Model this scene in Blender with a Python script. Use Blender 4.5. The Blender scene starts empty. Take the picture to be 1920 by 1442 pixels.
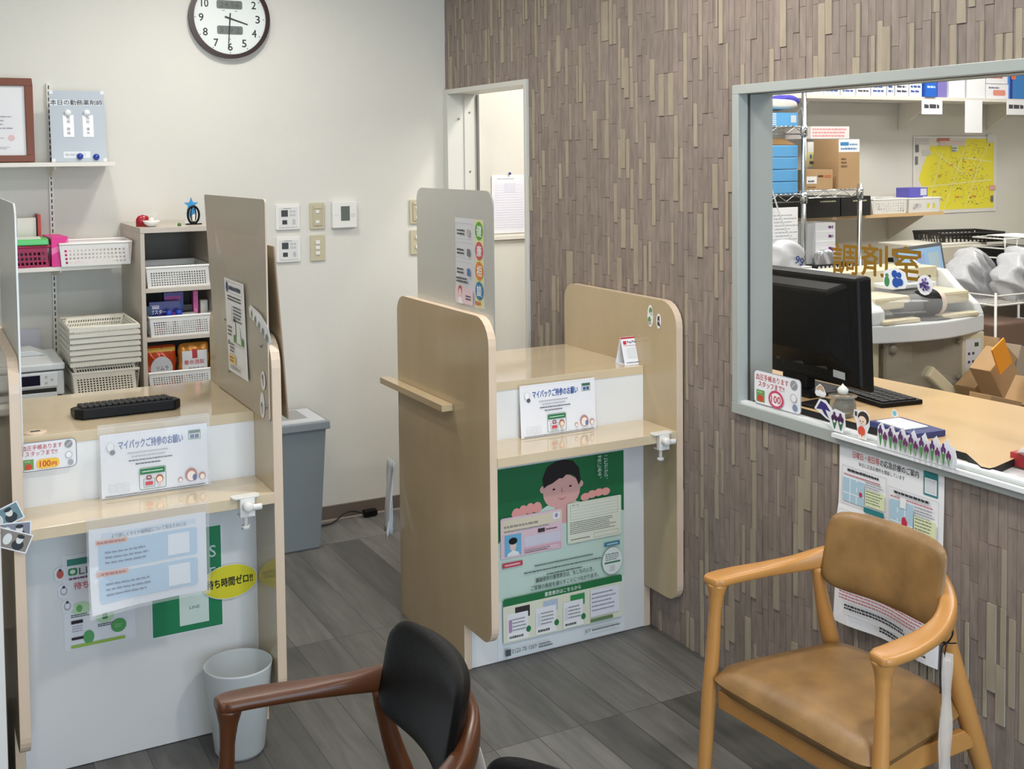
import bpy, bmesh, math, random
from mathutils import Vector, Matrix, Euler
random.seed(7)
SC = bpy.context.scene
COL = SC.collection

# ------------------------------------------------------------------ camera
CAM_POS = Vector((-2.249, -4.880, 1.65))
YAW, PITCH, ROLL, FPX, CX, CY = 0.489748, 0.049169, -0.010375, 2114.17, 960.0, 397.41
def _basis():
    f = Vector((math.sin(YAW)*math.cos(PITCH), math.cos(YAW)*math.cos(PITCH), -math.sin(PITCH)))
    rt = Vector((math.cos(YAW), -math.sin(YAW), 0)); up = rt.cross(f)
    r1 = math.cos(ROLL)*rt + math.sin(ROLL)*up
    u1 = -math.sin(ROLL)*rt + math.cos(ROLL)*up
    return r1, u1, f
CR, CU, CF = _basis()
cam = bpy.data.cameras.new('camera'); camo = bpy.data.objects.new('camera', cam); COL.objects.link(camo)
cam.sensor_fit = 'HORIZONTAL'; cam.sensor_width = 36.0; cam.lens = FPX/1920*36.0
cam.shift_x = (960-CX)/1920; cam.shift_y = (CY-721)/1920
cam.clip_start = 0.05; cam.clip_end = 60
m = Matrix((CR, CU, -CF)).transposed().to_4x4(); m.translation = CAM_POS
camo.matrix_world = m
SC.camera = camo

def at(px, py, **k):
    "world point where the sight line through a photo pixel meets an axis plane (x=, y= or z=)"
    d = CR*((px-CX)/FPX) - CU*((py-CY)/FPX) + CF
    (ax, v), = k.items(); i = 'xyz'.index(ax)
    return CAM_POS + d*((v-CAM_POS[i])/d[i])

# ------------------------------------------------------------------ view, world, lights
SC.view_settings.view_transform = 'Standard'; SC.view_settings.look = 'None'
SC.view_settings.gamma = 1; SC.view_settings.use_curve_mapping = False
SC.view_settings.exposure = -0.42
SC.cycles.max_bounces = 8; SC.cycles.use_denoising = True
w = bpy.data.worlds.new('world'); SC.world = w; w.use_nodes = True
w.node_tree.nodes['Background'].inputs[0].default_value = (0.80, 0.90, 1.0, 1)
w.node_tree.nodes['Background'].inputs[1].default_value = 1.0

def area(name, loc, size, power, color=(1, 1, 1), rot=(0, 0, 0), sy=None, disk=False):
    l = bpy.data.lights.new(name, 'AREA'); l.energy = power; l.color = color
    l.shape = 'DISK' if disk else 'RECTANGLE'; l.size = size
    if not disk: l.size_y = sy or size
    o = bpy.data.objects.new(name, l); COL.objects.link(o); o.location = loc; o.rotation_euler = rot
    return o
WARM = (1.0, 0.955, 0.90)
CEIL = 2.62
for (lx, ly, p) in ((-1.1, -.8, 13), (-1.72, -.98, 9), (-.75, -2.3, 24), (-2.2, -2.2, 6), (-.85, -3.9, 24), (-2.3, -3.9, 12), (-3.8, -3.2, 3), (-1.6, -5.6, 16), (.6, -.6, 15)):  # last entry is a fill lamp added to brighten the wall beyond the doorway
    area('downlight_and_fill', (lx, ly, CEIL-.02), .16, p, WARM, disk=True)
# daylight through the glazed shop front behind the viewer
area('shopfront_daylight', (-1.6, -7.35, 1.25), 2.9, 160, (0.66, 0.82, 1.0), (math.radians(90), 0, 0), 2.2)
# ceiling lamps of the dispensing room
for (lx, ly) in ((1.2, -1.0), (2.8, -1.0), (1.2, -2.9), (2.8, -2.9)):
    area('dispensary_lamp', (lx, ly, CEIL-.02), 1.2, 30, (1.0, 0.975, 0.94), sy=.3)

# ------------------------------------------------------------------ materials
def lin(c):
    c = c/255.0
    return c/12.92 if c <= 0.04045 else ((c+0.055)/1.055)**2.4
def rgb(r, g, b): return (lin(r), lin(g), lin(b), 1)
MATS = {}
def mat(name, col, rough=0.5, metal=0.0, spec=0.5, noise=0.0, nscale=20, bump=0.0, bscale=200, stretch=(1, 1, 1), trans=0.0, alpha=1.0, emit=0, coat=0, island=0):
    if name in MATS: return MATS[name]
    m = bpy.data.materials.new(name); m.use_nodes = True; nt = m.node_tree; b = nt.nodes['Principled BSDF']
    c = rgb(*col)
    b.inputs['Base Color'].default_value = c; b.inputs['Roughness'].default_value = rough
    b.inputs['Metallic'].default_value = metal; b.inputs['Specular IOR Level'].default_value = spec
    b.inputs['Transmission Weight'].default_value = trans; b.inputs['Alpha'].default_value = alpha
    b.inputs['Coat Weight'].default_value = coat; b.inputs['Coat Roughness'].default_value = .06
    if trans: b.inputs['IOR'].default_value = 1.1 if trans > .9 else 1.3
    if emit:
        b.inputs['Emission Color'].default_value = c; b.inputs['Emission Strength'].default_value = emit
    if noise or bump or island:
        tc = nt.nodes.new('ShaderNodeTexCoord'); mp = nt.nodes.new('ShaderNodeMapping'); nt.links.new(tc.outputs['Object'], mp.inputs[0])
        mp.inputs['Scale'].default_value = stretch
    if noise or island:
        n = nt.nodes.new('ShaderNodeTexNoise'); n.inputs['Scale'].default_value = nscale; n.inputs['Detail'].default_value = 6
        nt.links.new(mp.outputs[0], n.inputs['Vector'])
        hs = nt.nodes.new('ShaderNodeHueSaturation'); hs.inputs['Color'].default_value = c
        mr = nt.nodes.new('ShaderNodeMapRange'); mr.inputs[1].default_value = .25; mr.inputs[2].default_value = .75
        mr.inputs[3].default_value = 1-noise; mr.inputs[4].default_value = 1+noise
        nt.links.new(n.outputs['Fac'], mr.inputs[0])
        out = mr.outputs[0]
        if island:
            g = nt.nodes.new('ShaderNodeNewGeometry'); m2 = nt.nodes.new('ShaderNodeMapRange')
            m2.inputs[3].default_value = 1-island; m2.inputs[4].default_value = 1+island
            nt.links.new(g.outputs['Random Per Island'], m2.inputs[0])
            mu = nt.nodes.new('ShaderNodeMath'); mu.operation = 'MULTIPLY'
            nt.links.new(out, mu.inputs[0]); nt.links.new(m2.outputs[0], mu.inputs[1]); out = mu.outputs[0]
        nt.links.new(out, hs.inputs['Value']); nt.links.new(hs.outputs[0], b.inputs['Base Color'])
    if bump:
        n2 = nt.nodes.new('ShaderNodeTexNoise'); n2.inputs['Scale'].default_value = bscale; n2.inputs['Detail'].default_value = 3
        nt.links.new(mp.outputs[0], n2.inputs['Vector'])
        bp = nt.nodes.new('ShaderNodeBump'); bp.inputs['Strength'].default_value = bump; bp.inputs['Distance'].default_value = .002
        nt.links.new(n2.outputs['Fac'], bp.inputs['Height']); nt.links.new(bp.outputs[0], b.inputs['Normal'])
    MATS[name] = m
    return m
def flat(c, rough=.55):
    "plain print or plastic colour"
    return mat('print_%d_%d_%d_%d' % (*c, int(rough*100)), c, rough)

M_wall = mat('wallpaper', (219, 217, 208), .8, noise=.02, nscale=3, bump=.35, bscale=260)
M_ceiling = mat('ceiling_paint', (235, 233, 228), .9)
M_maple = mat('maple_shaded', (186, 167, 134), .14, noise=.05, nscale=9, stretch=(1, 1, .25))  # maple for the side panels, their shade put into this darker tone
M_mapletop = mat('maple_lit_top', (216, 198, 166), .09, noise=.05, nscale=9, stretch=(.25, 1, 1), coat=.5)  # same maple for the tops, light from above put into the paler tone
M_edge = mat('maple_daylit_edge', (222, 200, 176), .35, noise=.04, nscale=25, stretch=(1, 1, .2))  # same maple for the edges, daylight on them put into the pinkish tone
M_whitelam = mat('white_laminate', (232, 233, 232), .32, noise=.012, nscale=5)
M_tile = mat('stone_tile', (140, 127, 118), .6, noise=.2, nscale=60, stretch=(1, 1, .22), bump=.5, bscale=90, island=.10)
M_tileb = mat('stone_tile_beige', (164, 152, 133), .6, noise=.10, nscale=60, stretch=(1, 1, .2), bump=.3, bscale=90, island=.07)
M_grout = mat('tile_gap', (106, 95, 87), .8)
M_alu = mat('grey_window_frame', (170, 176, 172), .35, metal=.0, noise=.01)
M_doorframe = mat('door_frame_paint', (214, 214, 206), .4)
M_base = mat('baseboard_brown', (110, 98, 88), .5)
M_chrome = mat('chrome', (205, 208, 210), .18, metal=1)
M_steel = mat('dull_steel', (150, 150, 150), .4, metal=.8)
M_white = mat('white_plastic', (232, 231, 226), .35)
M_cream = mat('cream_plastic', (226, 222, 208), .4)
M_grey = mat('grey_plastic', (128, 136, 138), .45, noise=.01)
M_black = mat('black_plastic', (15, 15, 15), .45, spec=.2)
M_blackm = mat('black_matte', (20, 20, 20), .6)
M_card = mat('cardboard', (184, 150, 108), .8, noise=.04, nscale=14)
M_oak = mat('honey_wood', (190, 136, 74), .32, noise=.08, nscale=14, stretch=(1, 1, .4))
M_walnut = mat('walnut_wood', (86, 48, 24), .34, noise=.14, nscale=14, stretch=(1, 1, .4))
M_tan = mat('tan_vinyl', (140, 106, 62), .4, noise=.30, nscale=13, bump=.25, bscale=300)
M_bleather = mat('black_leather', (8, 8, 9), .42, spec=.22, noise=.02, bump=.2, bscale=250)
M_paper = mat('paper', (240, 241, 243), .6)
M_lam = mat('laminated_paper', (240, 241, 245), .15)
M_shelfw = mat('white_shelf', (226, 222, 212), .4)
M_cab = mat('greige_cabinet', (196, 186, 172), .4, noise=.02, nscale=20, stretch=(1, 1, .2))
M_cabin = mat('grey_cabinet_back', (118, 112, 102), .6)
M_desk = mat('desk_wood', (218, 184, 136), .22, noise=.04, nscale=8, stretch=(1, .2, 1))
M_bag = mat('plastic_bag', (232, 234, 238), .18, trans=.35, bump=1.0, bscale=30, alpha=.85)
M_smoke = mat('smoked_plastic', (196, 192, 180), .12, trans=.7)
def clear_mat(name, col, a, rough):
    m = bpy.data.materials.new(name); m.use_nodes = True; nt = m.node_tree; b = nt.nodes['Principled BSDF']
    b.inputs['Base Color'].default_value = rgb(*col); b.inputs['Roughness'].default_value = rough; b.inputs['Alpha'].default_value = a
    MATS[name] = m; return m
M_frost = clear_mat('frosted_acrylic', (206, 206, 198), .93, .3)
M_clear = clear_mat('clear_film', (235, 238, 240), .16, .05)
M_glass = clear_mat('window_glass', (16, 20, 20), .05, .01)
M_strap = clear_mat('clear_strap', (225, 215, 205), .55, .15)

# floor: grey wood planks laid along Y
def floor_mat():
    m = bpy.data.materials.new('grey_plank_vinyl'); m.use_nodes = True; nt = m.node_tree; b = nt.nodes['Principled BSDF']
    tc = nt.nodes.new('ShaderNodeTexCoord'); mp = nt.nodes.new('ShaderNodeMapping')
    mp.inputs['Rotation'].default_value = (0, 0, math.radians(90)); mp.inputs['Location'].default_value = (.27, .018, 0)
    nt.links.new(tc.outputs['Object'], mp.inputs[0])
    br = nt.nodes.new('ShaderNodeTexBrick'); br.offset = .37; br.offset_frequency = 1; br.squash = 1
    br.inputs['Scale'].default_value = 1; br.inputs['Brick Width'].default_value = .92; br.inputs['Row Height'].default_value = .1415
    br.inputs['Mortar Size'].default_value = .0012; br.inputs['Mortar Smooth'].default_value = .2; br.inputs['Bias'].default_value = 0
    br.inputs['Color1'].default_value = rgb(84, 83, 80); br.inputs['Color2'].default_value = rgb(116, 114, 110); br.inputs['Mortar'].default_value = rgb(56, 55, 53)
    nt.links.new(mp.outputs[0], br.inputs['Vector'])
    m2 = nt.nodes.new('ShaderNodeMapping'); m2.inputs['Scale'].default_value = (11, 1.1, 1); nt.links.new(tc.outputs['Object'], m2.inputs[0])
    # shift the grain per plank
    ad = nt.nodes.new('ShaderNodeVectorMath'); ad.operation = 'ADD'; sc = nt.nodes.new('ShaderNodeVectorMath'); sc.operation = 'SCALE'; sc.inputs['Scale'].default_value = 90
    nt.links.new(br.outputs['Color'], sc.inputs[0]); nt.links.new(m2.outputs[0], ad.inputs[0]); nt.links.new(sc.outputs[0], ad.inputs[1])
    n = nt.nodes.new('ShaderNodeTexNoise'); n.inputs['Scale'].default_value = 2.2; n.inputs['Detail'].default_value = 8; n.inputs['Roughness'].default_value = .65
    n.inputs['Distortion'].default_value = .6
    nt.links.new(ad.outputs[0], n.inputs['Vector'])
    mr = nt.nodes.new('ShaderNodeMapRange'); mr.inputs[1].default_value = .25; mr.inputs[2].default_value = .75; mr.inputs[3].default_value = .6; mr.inputs[4].default_value = 1.28
    nt.links.new(n.outputs['Fac'], mr.inputs[0])
    hs = nt.nodes.new('ShaderNodeHueSaturation'); nt.links.new(br.outputs['Color'], hs.inputs['Color']); nt.links.new(mr.outputs[0], hs.inputs['Value'])
    nt.links.new(hs.outputs[0], b.inputs['Base Color'])
    b.inputs['Roughness'].default_value = .42; b.inputs['Specular IOR Level'].default_value = .4
    return m
M_floor = floor_mat()

# ------------------------------------------------------------------ mesh builder
class MB:
    def __init__(s): s.v = []; s.f = []; s.mi = []; s.mats = []; s.sm = []
    def _m(s, m):
        if m not in s.mats: s.mats.append(m)
        return s.mats.index(m)
    def add(s, vs, fs, m, smooth=False):
        o = len(s.v); s.v += [Vector(v) for v in vs]; i = s._m(m)
        for f in fs: s.f.append([o+k for k in f]); s.mi.append(i); s.sm.append(smooth)
        return s
    def box(s, a, b, m, M=None):
        (x0, y0, z0), (x1, y1, z1) = a, b
        x0, x1 = sorted((x0, x1)); y0, y1 = sorted((y0, y1)); z0, z1 = sorted((z0, z1))
        vs = [Vector((x, y, z)) for z in (z0, z1) for y in (y0, y1) for x in (x0, x1)]
        if M is not None: vs = [M @ v for v in vs]
        return s.add(vs, [(0, 2, 3, 1), (4, 5, 7, 6), (0, 1, 5, 4), (2, 6, 7, 3), (0, 4, 6, 2), (1, 3, 7, 5)], m)
    def prism(s, poly, axis, a, b, m, mside=None):
        "polygon (2D) extruded along axis; 2D coords are the other two axes in order"
        def p3(p, t):
            return {'x': (t, p[0], p[1]), 'y': (p[0], t, p[1]), 'z': (p[0], p[1], t)}[axis]
        n = len(poly); vs = [p3(p, a) for p in poly]+[p3(p, b) for p in poly]
        s.add(vs, [list(range(n))[::-1], list(range(n, 2*n))], m)
        s.add(vs, [(i, (i+1) % n, n+(i+1) % n, n+i) for i in range(n)], mside or m)
        return s
    def sweep(s, pts, sizes, m, up=(0, 0, 1), n=14, p=2.0, cap=True, closed=False):
        "superellipse section swept on a path; sizes = (half width, half height)"
        pts = [Vector(q) for q in pts]; up = Vector(up); rings = []; N = len(pts)
        for i, q in enumerate(pts):
            if closed: t = pts[(i+1) % N]-pts[i-1]
            else: t = pts[min(i+1, N-1)]-pts[max(i-1, 0)]
            t.normalize(); sd = t.cross(up)
            if sd.length < 1e-4: sd = t.cross(Vector((0, 1, 0.01)))
            sd.normalize(); u2 = sd.cross(t).normalized(); a, b = sizes[i] if isinstance(sizes, list) else sizes
            r = []
            for k in range(n):
                an = 2*math.pi*k/n; c, d = math.cos(an), math.sin(an)
                r.append(q+sd*a*math.copysign(abs(c)**(2/p), c)+u2*b*math.copysign(abs(d)**(2/p), d))
            rings.append(r)
        if cap and not closed:
            def capr(r, q, d, w): return [q+(v-q)*w+d for v in r]
            t0 = (pts[0]-pts[1]).normalized(); t1 = (pts[-1]-pts[-2]).normalized()
            e0 = min(sizes[0] if isinstance(sizes, list) else sizes); e1 = min(sizes[-1] if isinstance(sizes, list) else sizes)
            rings = [capr(rings[0], pts[0], t0*e0*k[0], k[1]) for k in ((.5, .3), (.42, .7), (.22, .92))]+rings+[capr(rings[-1], pts[-1], t1*e1*k[0], k[1]) for k in ((.22, .92), (.42, .7), (.5, .3))]
        vs = [v for r in rings for v in r]; R = len(rings); fs = []
        for i in range(R if closed else R-1):
            for k in range(n):
                j = (i+1) % R; fs.append((i*n+k, i*n+(k+1) % n, j*n+(k+1) % n, j*n+k))
        if not closed: fs += [list(range(n))[::-1], [(R-1)*n+k for k in range(n)]]
        return s.add(vs, fs, m, True)
    def tube(s, pts, r, m, n=8, **k):
        return s.sweep(pts, [(q, q) for q in r] if isinstance(r, (list, tuple)) else (r, r), m, n=n, cap=False, **k)
    def lathe(s, prof, m, c=(0, 0, 0), n=28, sx=1, sy=1):
        vs = [(c[0]+r*sx*math.cos(2*math.pi*k/n), c[1]+r*sy*math.sin(2*math.pi*k/n), c[2]+z) for r, z in prof for k in range(n)]
        fs = [(i*n+k, i*n+(k+1) % n, (i+1)*n+(k+1) % n, (i+1)*n+k) for i in range(len(prof)-1) for k in range(n)]
        return s.add(vs, fs, m, True)
    def cushion(s, w, h, t, m, p=5, bend=None, n=22, q=6, M=None, shape=None):
        vs = []; fs = []
        for side in (1, -1):
            o = len(vs)
            for i in range(n+1):
                for j in range(n+1):
                    u, v = 2*i/n-1, 2*j/n-1; r = max(abs(u), abs(v))
                    if r > 1e-9:
                        uu, vv = u/r, v/r; k = (abs(uu)**p+abs(vv)**p)**(-1/p); x, z = u*k, v*k
                    else: x = z = 0
                    x *= w/2; z *= h/2
                    if shape: x, z = shape(x, z)
                    y = side*t/2*max(0, (1-r**q))**.5
                    P = Vector((x, y, z))
                    if bend: P = Vector(bend(P))
                    if M is not None: P = M @ P
                    vs.append(P)
            for i in range(n):
                for j in range(n):
                    a = o+i*(n+1)+j; f = (a, a+1, a+n+2, a+n+1); fs.append(f if side > 0 else f[::-1])
        return s.add(vs, fs, m, True)
    def build(s, name, parent=None, loc=None, rotz=None, bevel=0, solid=0, subd=0, seg=2, merge=False, tilt=0):
        me = bpy.data.meshes.new(name); me.from_pydata([tuple(v) for v in s.v], [], s.f)
        for m in s.mats: me.materials.append(m)
        for p, i, k in zip(me.polygons, s.mi, s.sm): p.material_index = i; p.use_smooth = k
        me.update()
        if merge or bevel or subd:
            bm = bmesh.new(); bm.from_mesh(me); bmesh.ops.remove_doubles(bm, verts=bm.verts, dist=1e-5)
            bmesh.ops.recalc_face_normals(bm, faces=bm.faces); bm.to_mesh(me); bm.free()
        o = bpy.data.objects.new(name, me); COL.objects.link(o)
        if parent: o.parent = parent
        if loc is not None: o.location = loc
        if rotz is not None or tilt: o.rotation_euler = Euler((tilt, 0, rotz or 0), 'XYZ')
        if solid:
            md = o.modifiers.new('solid', 'SOLIDIFY'); md.thickness = solid; md.offset = 0
        if bevel:
            md = o.modifiers.new('bevel', 'BEVEL'); md.width = bevel; md.segments = seg; md.limit_method = 'ANGLE'; md.angle_limit = math.radians(40)
        if subd:
            md = o.modifiers.new('sub', 'SUBSURF'); md.levels = subd; md.render_levels = subd
        return o
def tag(o, label=None, cat=None, group=None, kind=None):
    if label: o['label'] = label
    if cat: o['category'] = cat
    if group: o['group'] = group
    if kind: o['kind'] = kind
    return o
def thing(name, label, cat, loc=(0, 0, 0), rotz=0, group=None):
    o = bpy.data.objects.new(name, None); COL.objects.link(o); o.location = loc; o.rotation_euler = (0, 0, rotz); o.empty_display_size = .05
    return tag(o, label, cat, group)
def struct(o): o['kind'] = 'structure'; return o
def copy_tree(o, parent=None):
    c = o.copy(); COL.objects.link(c)
    if parent: c.parent = parent
    for ch in [x for x in bpy.data.objects if x.parent == o]: copy_tree(ch, c)
    return c
def rrect(x0, z0, x1, z1, r, n=6, rs=None):
    rs = rs or (r, r, r, r); out = []
    for (cx, cz, a0, rr) in ((x1-rs[0], z0+rs[0], -90, rs[0]), (x1-rs[1], z1-rs[1], 0, rs[1]), (x0+rs[2], z1-rs[2], 90, rs[2]), (x0+rs[3], z0+rs[3], 180, rs[3])):
        if rr == 0: out.append((cx, cz)); continue
        for k in range(n+1):
            a = math.radians(a0+90*k/n); out.append((cx+rr*math.cos(a), cz+rr*math.sin(a)))
    return out
def catmull(pts, n=6):
    P = [Vector(p) for p in pts]; P = [P[0]*2-P[1]]+P+[P[-1]*2-P[-2]]; out = []
    for i in range(1, len(P)-2):
        for k in range(n):
            t = k/n; a, b, c, d = P[i-1:i+3]
            out.append(.5*((2*b)+(c-a)*t+(2*a-5*b+4*c-d)*t*t+(3*b-a-3*c+d)*t**3))
    return out+[P[-2]]
def crv(vals, n=6):
    "interpolate tuples alongside catmull()"
    out = []
    for a, b in zip(vals, vals[1:]):
        for k in range(n):
            t = k/n; out.append(tuple(x*(1-t)+y*t for x, y in zip(a, b)))
    return out+[tuple(vals[-1])]

# ------------------------------------------------------------------ printed sheets
_TX = {}
def text_mesh(body, off=0.0, italic=0.0):
    k = (body, off, italic)
    if k not in _TX:
        c = bpy.data.curves.new('t', 'FONT'); c.body = body; c.offset = off; c.shear = italic; c.resolution_u = 3
        o = bpy.data.objects.new('t', c); COL.objects.link(o)
        me = bpy.data.meshes.new_from_object(o)
        vs = [(v.co.x, v.co.y) for v in me.vertices]; fs = [tuple(p.vertices) for p in me.polygons]
        bpy.data.objects.remove(o); bpy.data.meshes.remove(me); bpy.data.curves.remove(c)
        x0 = min(v[0] for v in vs); x1 = max(v[0] for v in vs); y0 = min(v[1] for v in vs); y1 = max(v[1] for v in vs)
        _TX[k] = ([((a-x0)/(x1-x0), (b-y0)/(y1-y0)) for a, b in vs], fs, (x1-x0)/(y1-y0))
    return _TX[k]
class Sheet:
    "flat printed sheet: local x right, z up, facing -y; origin at its bottom left corner"
    def __init__(s, w, h, m=None, r=0, outline=None, t=.0006):
        s.mb = MB(); s.w, s.h = w, h; s.L = 0; s.dz = .00022
        s.outline = outline or (rrect(0, 0, w, h, r) if r else [(0, 0), (w, 0), (w, h), (0, h)])
        s.mb.prism(s.outline, 'y', 0, t, m or M_paper)
    def poly(s, pts, c, up=1):
        s.L += up; m = c if not isinstance(c, tuple) else flat(c)
        s.mb.add([(x, -s.L*s.dz, z) for x, z in pts], [list(range(len(pts)))], m); return s
    def rect(s, x, z, w, h, c, r=0, up=1): return s.poly(rrect(x, z, x+w, z+h, r) if r else [(x, z), (x+w, z), (x+w, z+h), (x, z+h)], c, up)
    def ell(s, cx, cz, rx, rz, c, n=24, up=1, a0=0, a1=360):
        return s.poly([(cx+rx*math.cos(math.radians(a0+(a1-a0)*k/n)), cz+rz*math.sin(math.radians(a0+(a1-a0)*k/n))) for k in range(n if a1-a0 == 360 else n+1)], c, up)
    def ring(s, x, z, w, h, t, c, r=0):
        s.L += 1; o = rrect(x, z, x+w, z+h, max(r, 1e-4), 4); i = rrect(x+t, z+t, x+w-t, z+h-t, max(r-t, 1e-4), 4); n = len(o)
        s.mb.add([(a, -s.L*s.dz, b) for a, b in o+i], [(k, (k+1) % n, n+(k+1) % n, n+k) for k in range(n)], flat(c)); return s
    def text(s, body, x, z, w, h, c, off=0.0, rot=0, italic=0.0, up=1):
        s.L += up; vs, fs, ar = text_mesh(body, 0.0, italic); m = c if not isinstance(c, tuple) else flat(c); ca, sa = math.cos(rot), math.sin(rot)
        bo = off*h*.8; passes = [(0, 0)] if not off else [(-bo, 0), (bo, 0), (0, bo), (0, -bo)]
        for k, (ox, oz) in enumerate(passes):
            s.mb.add([(x+ox+a*w*ca-b*h*sa, -s.L*s.dz-k*.00003, z+oz+a*w*sa+b*h*ca) for a, b in vs], fs, m)
        return s
    def lines(s, x, z, w, h, n, c=(120, 122, 128), seed=1, fill=.4, ragged=.25):
        "tiny print too small to read, as rows of strokes"
        rnd = random.Random(seed); st = h/n; s.L += 1
        for i in range(n):
            zz = z+h-(i+1)*st+st*(1-fill)/2; xx = x; end = x+w*(1-rnd.random()*ragged)
            while xx < end-.001:
                ww = min(rnd.uniform(.6, 1.6)*st, end-xx)
                s.mb.add([(xx, -s.L*s.dz, zz), (xx+ww, -s.L*s.dz, zz), (xx+ww, -s.L*s.dz, zz+st*fill*rnd.uniform(.7, 1)), (xx, -s.L*s.dz, zz+st*fill)], [(0, 1, 2, 3)], flat(c)); xx += ww+st*.18
        return s
    def build(s, name, loc, rotz=0, label=None, cat=None, group=None, parent=None, tilt=0, warp=None, step=.03):
        o = s.mb.build(name, parent, loc, rotz, tilt=tilt)
        if warp:
            bm = bmesh.new(); bm.from_mesh(o.data)
            for ax, L in ((0, s.w), (2, s.h)):
                k = step
                while k < L:
                    co = Vector((0, 0, 0)); co[ax] = k; no = Vector((0, 0, 0)); no[ax] = 1
                    bmesh.ops.bisect_plane(bm, geom=bm.verts[:]+bm.edges[:]+bm.faces[:], plane_co=co, plane_no=no, dist=1e-7); k += step
            for v in bm.verts: v.co.y -= warp(v.co.x, v.co.z)
            bm.to_mesh(o.data); bm.free()
        if label: tag(o, label, cat, group)
        return o
RX = math.radians(-90)      # rotation that turns a sheet to face -x

# ================================================================== SETTING
XL, YF, XR = -5.2, -7.4, 4.3
struct(MB().box((XL-.1, YF-.1, -.05), (XR+.1, .15, 0), M_floor).build('floor'))
struct(MB().box((XL-.1, YF-.1, CEIL), (XR+.1, .15, CEIL+.08), M_ceiling).build('ceiling'))
struct(MB().box((XL-.1, 0, 0), (XR+.1, .12, CEIL), M_wall).build('wall_back'))
struct(MB().box((XL-.12, YF, 0), (XL, 0, CEIL), M_wall).build('wall_left'))
struct(MB().box((XR, YF, 0), (XR+.12, 0, CEIL), M_wall).build('wall_far_right'))
b = MB()   # shop front wall with its glazed opening
b.box((XL, YF-.1, 0), (-3.1, YF, CEIL), M_wall).box((-.1, YF-.1, 0), (XR, YF, CEIL), M_wall).box((-3.1, YF-.1, 2.4), (-.1, YF, CEIL), M_wall)
struct(b.build('wall_front'))
# panelled partition wall with the door opening and the dispensary window
DY0, DY1, DZ = -.02, -.813, 1.967
WY0, WY1, WZ0, WZ1 = -2.131, -4.3, .848, 1.861
b = MB(); X0, X1 = .006, .112
for (y0, y1, z0, z1) in ((DY0, DY1, DZ, CEIL), (DY1, WY0, 0, CEIL), (WY0, WY1, 0, WZ0), (WY0, WY1, WZ1, CEIL), (WY1, YF, 0, CEIL)):
    b.box((X0, y0, z0), (X1, y1, z1), M_wall)
    b.box((X0-.001, y0, z0), (X0, y1, z1), M_grout)
# stone mosaic: narrow upright strips in staggered lengths, some standing proud, some beige
rnd = random.Random(11)
cw, rh = .0262, .1425
def clip_tile(y0, y1, z0, z1, dx, m):
    "y0>y1; keep clear of the openings"
    for (oy0, oy1, oz0, oz1) in ((DY0+.03, DY1, 0, DZ), (WY0, WY1, WZ0, WZ1)):
        if y1 < oy0-.001 and y0 > oy1+.001 and z1 > oz0 and z0 < oz1:
            if y0 > oy0+.004: clip_tile(y0, oy0, z0, z1, dx, m)
            if y1 < oy1-.004: clip_tile(oy1, y1, z0, z1, dx, m)
            ya, yb = min(y0, oy0), max(y1, oy1)
            if z0 < oz0-.004: clip_tile(ya, yb, z0, oz0, dx, m)
            if z1 > oz1+.004: clip_tile(ya, yb, oz1, z1, dx, m)
            return
    if y0-y1 < .004 or z1-z0 < .004: return
    g = .0005
    b.box((X0, y0-g, z0+g), (X0-.0045-dx, y1+g, z1-g), m)
k = 0; y = -.002
rowoff = 0
while y > -5.3:
    z = -rh*(.5*(k % 2)+rnd.choice((0, 0, .25, .12)))
    yb = y-cw
    while z < CEIL:
        zz = z+rh*rnd.choice((1, 1, 1, 1, 1, 1.5)); q = rnd.random()
        z0, z1 = max(z, 0), min(zz, CEIL)
        if z1 > z0+.005:
            if q < .05: clip_tile(y, yb, z0, z1, rnd.uniform(.003, .005), M_tileb)
            elif q < .23:
                s = rnd.choice((.4, .55, .7)); clip_tile(y, y-cw*(1-s), z0, z1, rnd.uniform(0, .001), M_tile)
                clip_tile(y-cw*(1-s), yb, z0, z1, rnd.uniform(.002, .005), M_tileb)
            else: clip_tile(y, yb, z0, z1, rnd.choice((0, 0, 0, .0005, .001, .0025)), M_tile)
        z = zz
    y = yb; k += 1
struct(b.build('wall_right'))

# baseboard of the white wall
b = MB(); b.box((-5.2, -.012, .006), (-.002, 0, .066), M_base).box((-5.2, -.0135, 0), (-.002, 0, .006), flat((190, 176, 160)))
struct(b.build('baseboard_back'))
b = MB(); b.box((X1+.001, -.012, 0), (XR, 0, .066), M_base)
struct(b.build('baseboard_dispensary'))

# door opening: painted metal frame with deep jambs
d = struct(thing('door_1', None, None)); 
b = MB()
b.box((-.012, DY0+.018, 0), (X1+.03, DY0-.028, DZ-.022), M_doorframe)      # far jamb
b.box((-.012, DY1+.022, 0), (X1+.02, DY1, DZ-.022), M_doorframe)           # near jamb
b.box((-.012, DY0+.018, DZ-.022), (X1+.02, DY1, DZ), M_doorframe)         # head
b.build('door_frame', d, bevel=.0015)
b = MB(); b.box((.074, DY0-.028, 0), (X1+.03, DY0-.034, DZ-.022), M_doorframe).box((X1+.024, DY0-.034, 0), (X1+.034, DY0-.045, DZ-.022), flat((120, 120, 114)))
b.build('jamb_stop', d)
b = MB()
for (x, z) in ((.045, 1.83), (.1, 1.86), (.1, 1.58), (.045, 1.2)): b.prism([(x+.005*math.cos(a*.6), z+.005*math.sin(a*.6)) for a in range(10)], 'y', DY0-.036, DY0-.028, M_steel)
b.build('screw_cap', d)

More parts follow.
